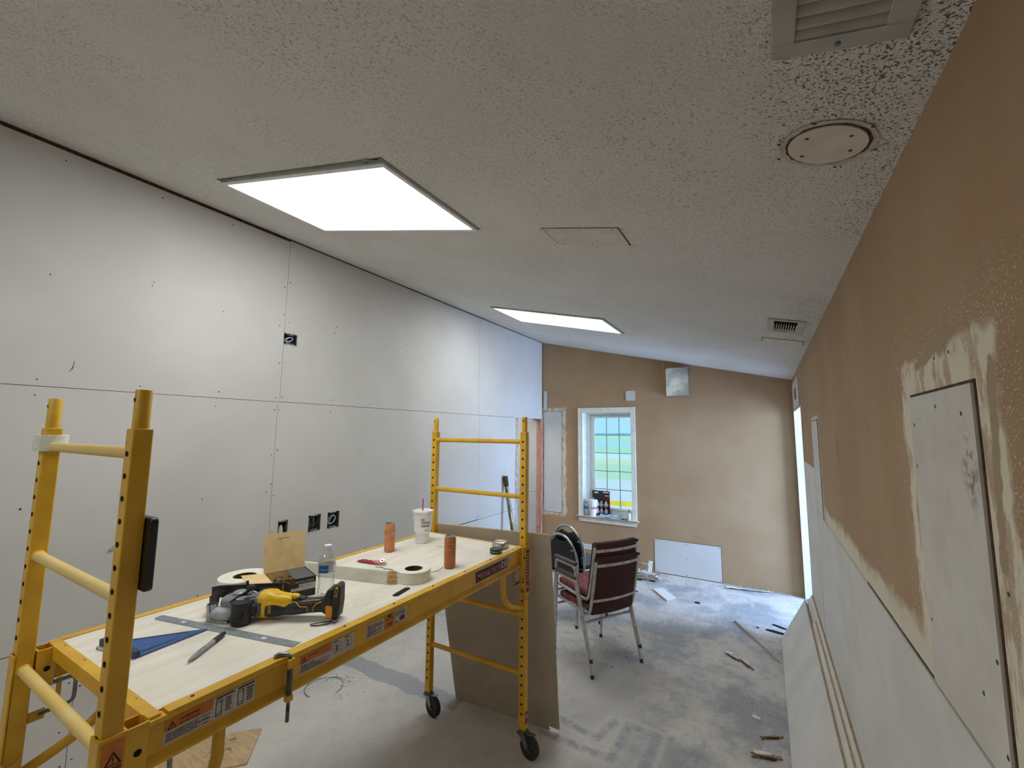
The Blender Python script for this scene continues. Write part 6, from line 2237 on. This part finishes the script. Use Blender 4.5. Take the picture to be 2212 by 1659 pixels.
def splinter(label, c, L_, w_, rot, plaster=False):
    mb = MB()
    u_ = Vector((cos(rot), sin(rot), 0)); q_ = Vector((-sin(rot), cos(rot), 0)); c = Vector(c)
    mb.prism([(-L_, -w_), (-L_ * .7, w_ * .2), (-L_ * .9, w_), (L_ * .3, w_ * .9), (L_, w_ * .35), (L_ * .8, 0), (L_, -w_ * .6), (0, -w_)], c, u_, q_, (0, 0, .009), 'chip')
    mb.prism([(-L_ * .8, -w_ * .8), (L_ * .5, -w_ * 1.6), (L_ * .55, -w_ * 1.1), (-L_ * .7, -w_ * .2)], c + Vector((0, 0, .004)), u_, q_, (0, 0, .008), 'brown_gap')
    if plaster:
        mb.prism([(-L_ * .6, -w_ * .2), (L_ * .35, 0), (L_ * .3, w_ * 1.1), (-L_ * .2, w_ * 1.5), (-L_ * .75, w_ * 1.0)], c + Vector((0, 0, .009)), u_, q_, (0, 0, .007), 'chip_white')
    return one(mb, 'wood_splinter', label, 'wood scrap', c, smooth=False)


def chunk(name, label, cat, c, sx, sy, sz, rot, mt, group=None, jag=.25):
    mb = MB()
    n = 7
    pl_ = []
    for k in range(n):
        a = 2 * pi * k / n
        pl_.append((sx * cos(a) * random.uniform(1 - jag, 1 + jag), sy * sin(a) * random.uniform(1 - jag, 1 + jag)))
    u_ = Vector((cos(rot), sin(rot), 0)); w_ = Vector((-sin(rot), cos(rot), 0))
    mb.prism(pl_, Vector(c), u_, w_, (0, 0, sz), mt)
    return one(mb, name, label, cat, c, group=group, smooth=False)


random.seed(31)
chunk('dark_scrap', 'small dark rubber scrap on the floor in front of the low wall patch', 'scrap', (-.735, 5.35, .001), .035, .016, .012, .1, 'chip_dark')
chunk('dark_scrap', 'long thin dark scrap on the floor near the doorway', 'scrap', (.03, 5.13, .001), .075, .010, .010, -.5, 'chip_dark')
chunk('dark_scrap', 'dark curled strip on the floor by the end of the leaning sheets', 'scrap', (.0, 4.98, .001), .08, .012, .012, -.2, 'chip_dark')
chunk('dark_scrap', 'tiny dark lump on the floor beside the upper end of the trim strip', 'scrap', (-.15, 5.0, .001), .012, .010, .008, .2, 'chip_dark')
chunk('dark_scrap', 'dark crumb on the floor between burgundy chairs and low wall patch', 'scrap', (-1.40, 5.35, .001), .012, .010, .010, .2, 'chip_dark')
splinter('splintered lath piece with white plaster nearest the camera on the right', (-.085, 3.10, .001), .085, .018, .35, True)
splinter('thin forked splinter just beyond the nearest lath piece', (-.055, 3.30, .001), .075, .009, .6, False)
splinter('pale splinter with plaster, right one of the middle pair', (-.22, 4.18, .001), .085, .013, -.9, True)
splinter('short splinter with a white lump, left one of the middle pair', (-.325, 4.25, .001), .070, .010, -.7, True)
chunk('plaster_lump', 'white plaster flake topping the left splinter of the middle pair', 'plaster scrap', (-.35, 4.30, .001), .035, .022, .014, .4, 'chip_white')
chunk('plaster_lump', 'white double plaster flake on the floor right of the floor stains', 'plaster scrap', (-.14, 3.46, .001), .032, .014, .012, -.4, 'chip_white')

# rubble heap against the far wall
random.seed(17)
hc = Vector((-1.50, 5.93, 0))
for i, (dx, dy, L_, w_, rot, mt) in enumerate([(.05, -.10, .20, .020, -.15, 'chip'), (-.02, .02, .18, .02, .2, 'chip_white'), (.10, -.02, .22, .022, -.45, 'chip_white'), (-.10, -.04, .15, .03, .6, 'chip_white'), (.16, .05, .18, .018, -.5, 'wood_cut'), (.0, -.16, .12, .02, .1, 'chip_dark'), (.18, -.12, .07, .015, -.1, 'chip_dark'), (-.16, -.12, .10, .02, .3, 'wood_cut')]):
    lab = ['long brown lath at the front of the rubble heap', 'white board strip lying across the middle of the rubble heap', 'long white board strip on the right of the rubble heap', 'broad white scrap at the left of the rubble heap', 'pale wooden strip behind the right side of the rubble heap', 'dark scrap under the front of the rubble heap', 'small dark scrap right of the rubble heap', 'pale wooden scrap at the left front of the rubble heap'][i]
    mb = MB()
    u_ = Vector((cos(rot), sin(rot), 0)); w2 = Vector((-sin(rot), cos(rot), 0))
    z_ = .002 + (.03 if i in (1, 2, 3) else 0)
    c0 = hc + Vector((dx, dy, z_))
    mb.obox(c0 - u_ * L_ / 2 - w2 * w_, u_ * L_ + up * (.03 if i in (1, 2, 3) else 0), w2 * w_ * 2, up * .012, mt)
    one(mb, 'rubble_strip', lab, 'rubble', (c0.x, c0.y, 0), smooth=False)
for i in range(9):
    rot = random.uniform(-.9, .9); u_ = Vector((cos(rot), sin(rot), 0)); w2 = Vector((-sin(rot), cos(rot), 0))
    L_ = random.uniform(.06, .16); w_ = random.uniform(.010, .022)
    c0 = hc + Vector((random.uniform(-.22, .20), random.uniform(-.10, .14), random.uniform(.012, .055)))
    mb = MB(); mb.obox(c0 - u_ * L_ / 2 - w2 * w_, u_ * L_ + up * random.uniform(-.02, .03) * (c0.z > .03), w2 * w_ * 2, up * .010, ['chip_white', 'chip_white', 'chip', 'chip_white', 'plastic_grey'][i % 5])
    one(mb, 'rubble_shard', 'short white or brown board shard jumbled in the rubble heap', 'rubble', (c0.x, c0.y, 0), group='board shards in the rubble heap', smooth=False)
mb = MB(); mb.obox((-1.445, 6.08, .0), (.05, .0, .0), (0, .02, 0), (.006, .07, .15), 'chip_white')
one(mb, 'rubble_strip', 'short white block standing upright behind the rubble heap', 'rubble', (-1.43, 6.1, 0), smooth=False, bevel=.004)
mb = MB()
for i in range(330):
    r_ = abs(random.gauss(0, .13)); a = random.uniform(0, 2 * pi)
    p = hc + Vector((r_ * 1.5 * cos(a), r_ * .7 * sin(a), 0))
    if p.y > 6.17:
        continue
    p.z = max(.0, .07 * (1 - r_ / .22)) * random.random() + .001
    s_ = random.uniform(.004, .018)
    q = [Vector((random.uniform(-1, 1), random.uniform(-1, 1), random.uniform(0, .8))) * s_ for _ in range(4)]
    mb.add([p + v for v in q], [(0, 1, 2), (0, 2, 3), (0, 3, 1), (1, 3, 2)], random.choice(['chip_white', 'chip_white', 'chip', 'chip_dark', 'white_dust', 'plastic_grey']))
o = mb.build('rubble_crumbs', org=hc, smooth=False, recalc=False); o.location = hc
o['kind'] = 'stuff'; tag(o, 'heap of mixed plaster and wood crumbs below the window', 'rubble')

# crumbs all over the floor
mb = MB()
random.seed(41)
for i in range(620):
    k_ = random.random()
    if k_ < .25:
        x_, y_ = random.gauss(-2.78, .13), random.gauss(2.36, .10)
    elif k_ < .45:
        x_, y_ = random.gauss(-1.05, .35), random.gauss(3.9, .35)
    elif k_ < .62:
        x_, y_ = random.gauss(-.02, .10), random.uniform(2.6, 4.9)
    elif k_ < .75:
        x_, y_ = random.uniform(-1.3, .25), random.gauss(6.0, .12)
    else:
        x_, y_ = random.uniform(-3.0, .05), random.uniform(1.0, 6.1)
    if not (-3.03 < x_ < .0 and y_ < 6.15):
        if not (y_ > 5.1 and x_ < .27 and y_ < 6.15):
            continue
    s_ = random.uniform(.0012, .0034) * (2.2 if random.random() < .05 else 1)
    p = Vector((x_, y_, .0008))
    a = random.uniform(0, 2 * pi); d_ = Vector((cos(a), sin(a), 0)) * s_ * random.uniform(.8, 3.0); e_ = Vector((-sin(a), cos(a), 0)) * s_ * .5
    mb.add([p - d_ - e_, p + d_ - e_, p + d_ + e_, p - d_ + e_, p + up * s_ * .6], [(0, 1, 4), (1, 2, 4), (2, 3, 4), (3, 0, 4)], random.choice(['chip', 'chip', 'chip_white', 'white_dust', 'chip', 'brown_gap', 'wood_cut']))
o = mb.build('floor_crumbs', org=(-1.5, 3.5, 0), smooth=False, recalc=False); o.location = (-1.5, 3.5, 0)
o['kind'] = 'stuff'; tag(o, 'wood and plaster crumbs scattered over the dusty floor', 'crumbs')

# bin with plastic bag near the far wall
root = thing('bagged_bin', 'dark bin lined with a grey plastic bag under the window, behind the burgundy chairs', 'bin', (-2.10, 5.62, 0))
mb = MB(); mb.lathe([(0, .004), (.10, 0), (.12, .01), (.14, .20), (.142, .205)], (0, 0, 0), 'box_grey', 20); mb.build('bin_body', root)
mb = MB()
random.seed(2)
N = 20
vs = []
for j, (r_, z) in enumerate(((.143, .07), (.150, .12), (.156, .17), (.152, .215), (.10, .222), (.03, .20))):
    for k in range(N):
        a = 2 * pi * k / N
        q = r_ * random.uniform(.96, 1.07)
        vs.append((q * cos(a), q * sin(a), z + random.uniform(-.008, .008)))
mb.add(vs, [(j * N + k, j * N + (k + 1) % N, (j + 1) * N + (k + 1) % N, (j + 1) * N + k) for j in range(5) for k in range(N)], 'plastic_grey')
mb.build('plastic_bag', root)
mb = MB(); mb.bx(-2.30, -1.93, 5.88, 5.90, .255, .318, 'chip_white'); mb.bx(-2.29, -2.26, 5.885, 5.895, .0, .255, 'chip_white'); mb.bx(-1.97, -1.94, 5.885, 5.895, .0, .255, 'chip_white')
one(mb, 'white_rack', 'low white board on legs standing under the window behind the chairs', 'rack', (-2.11, 5.89, 0), smooth=False)
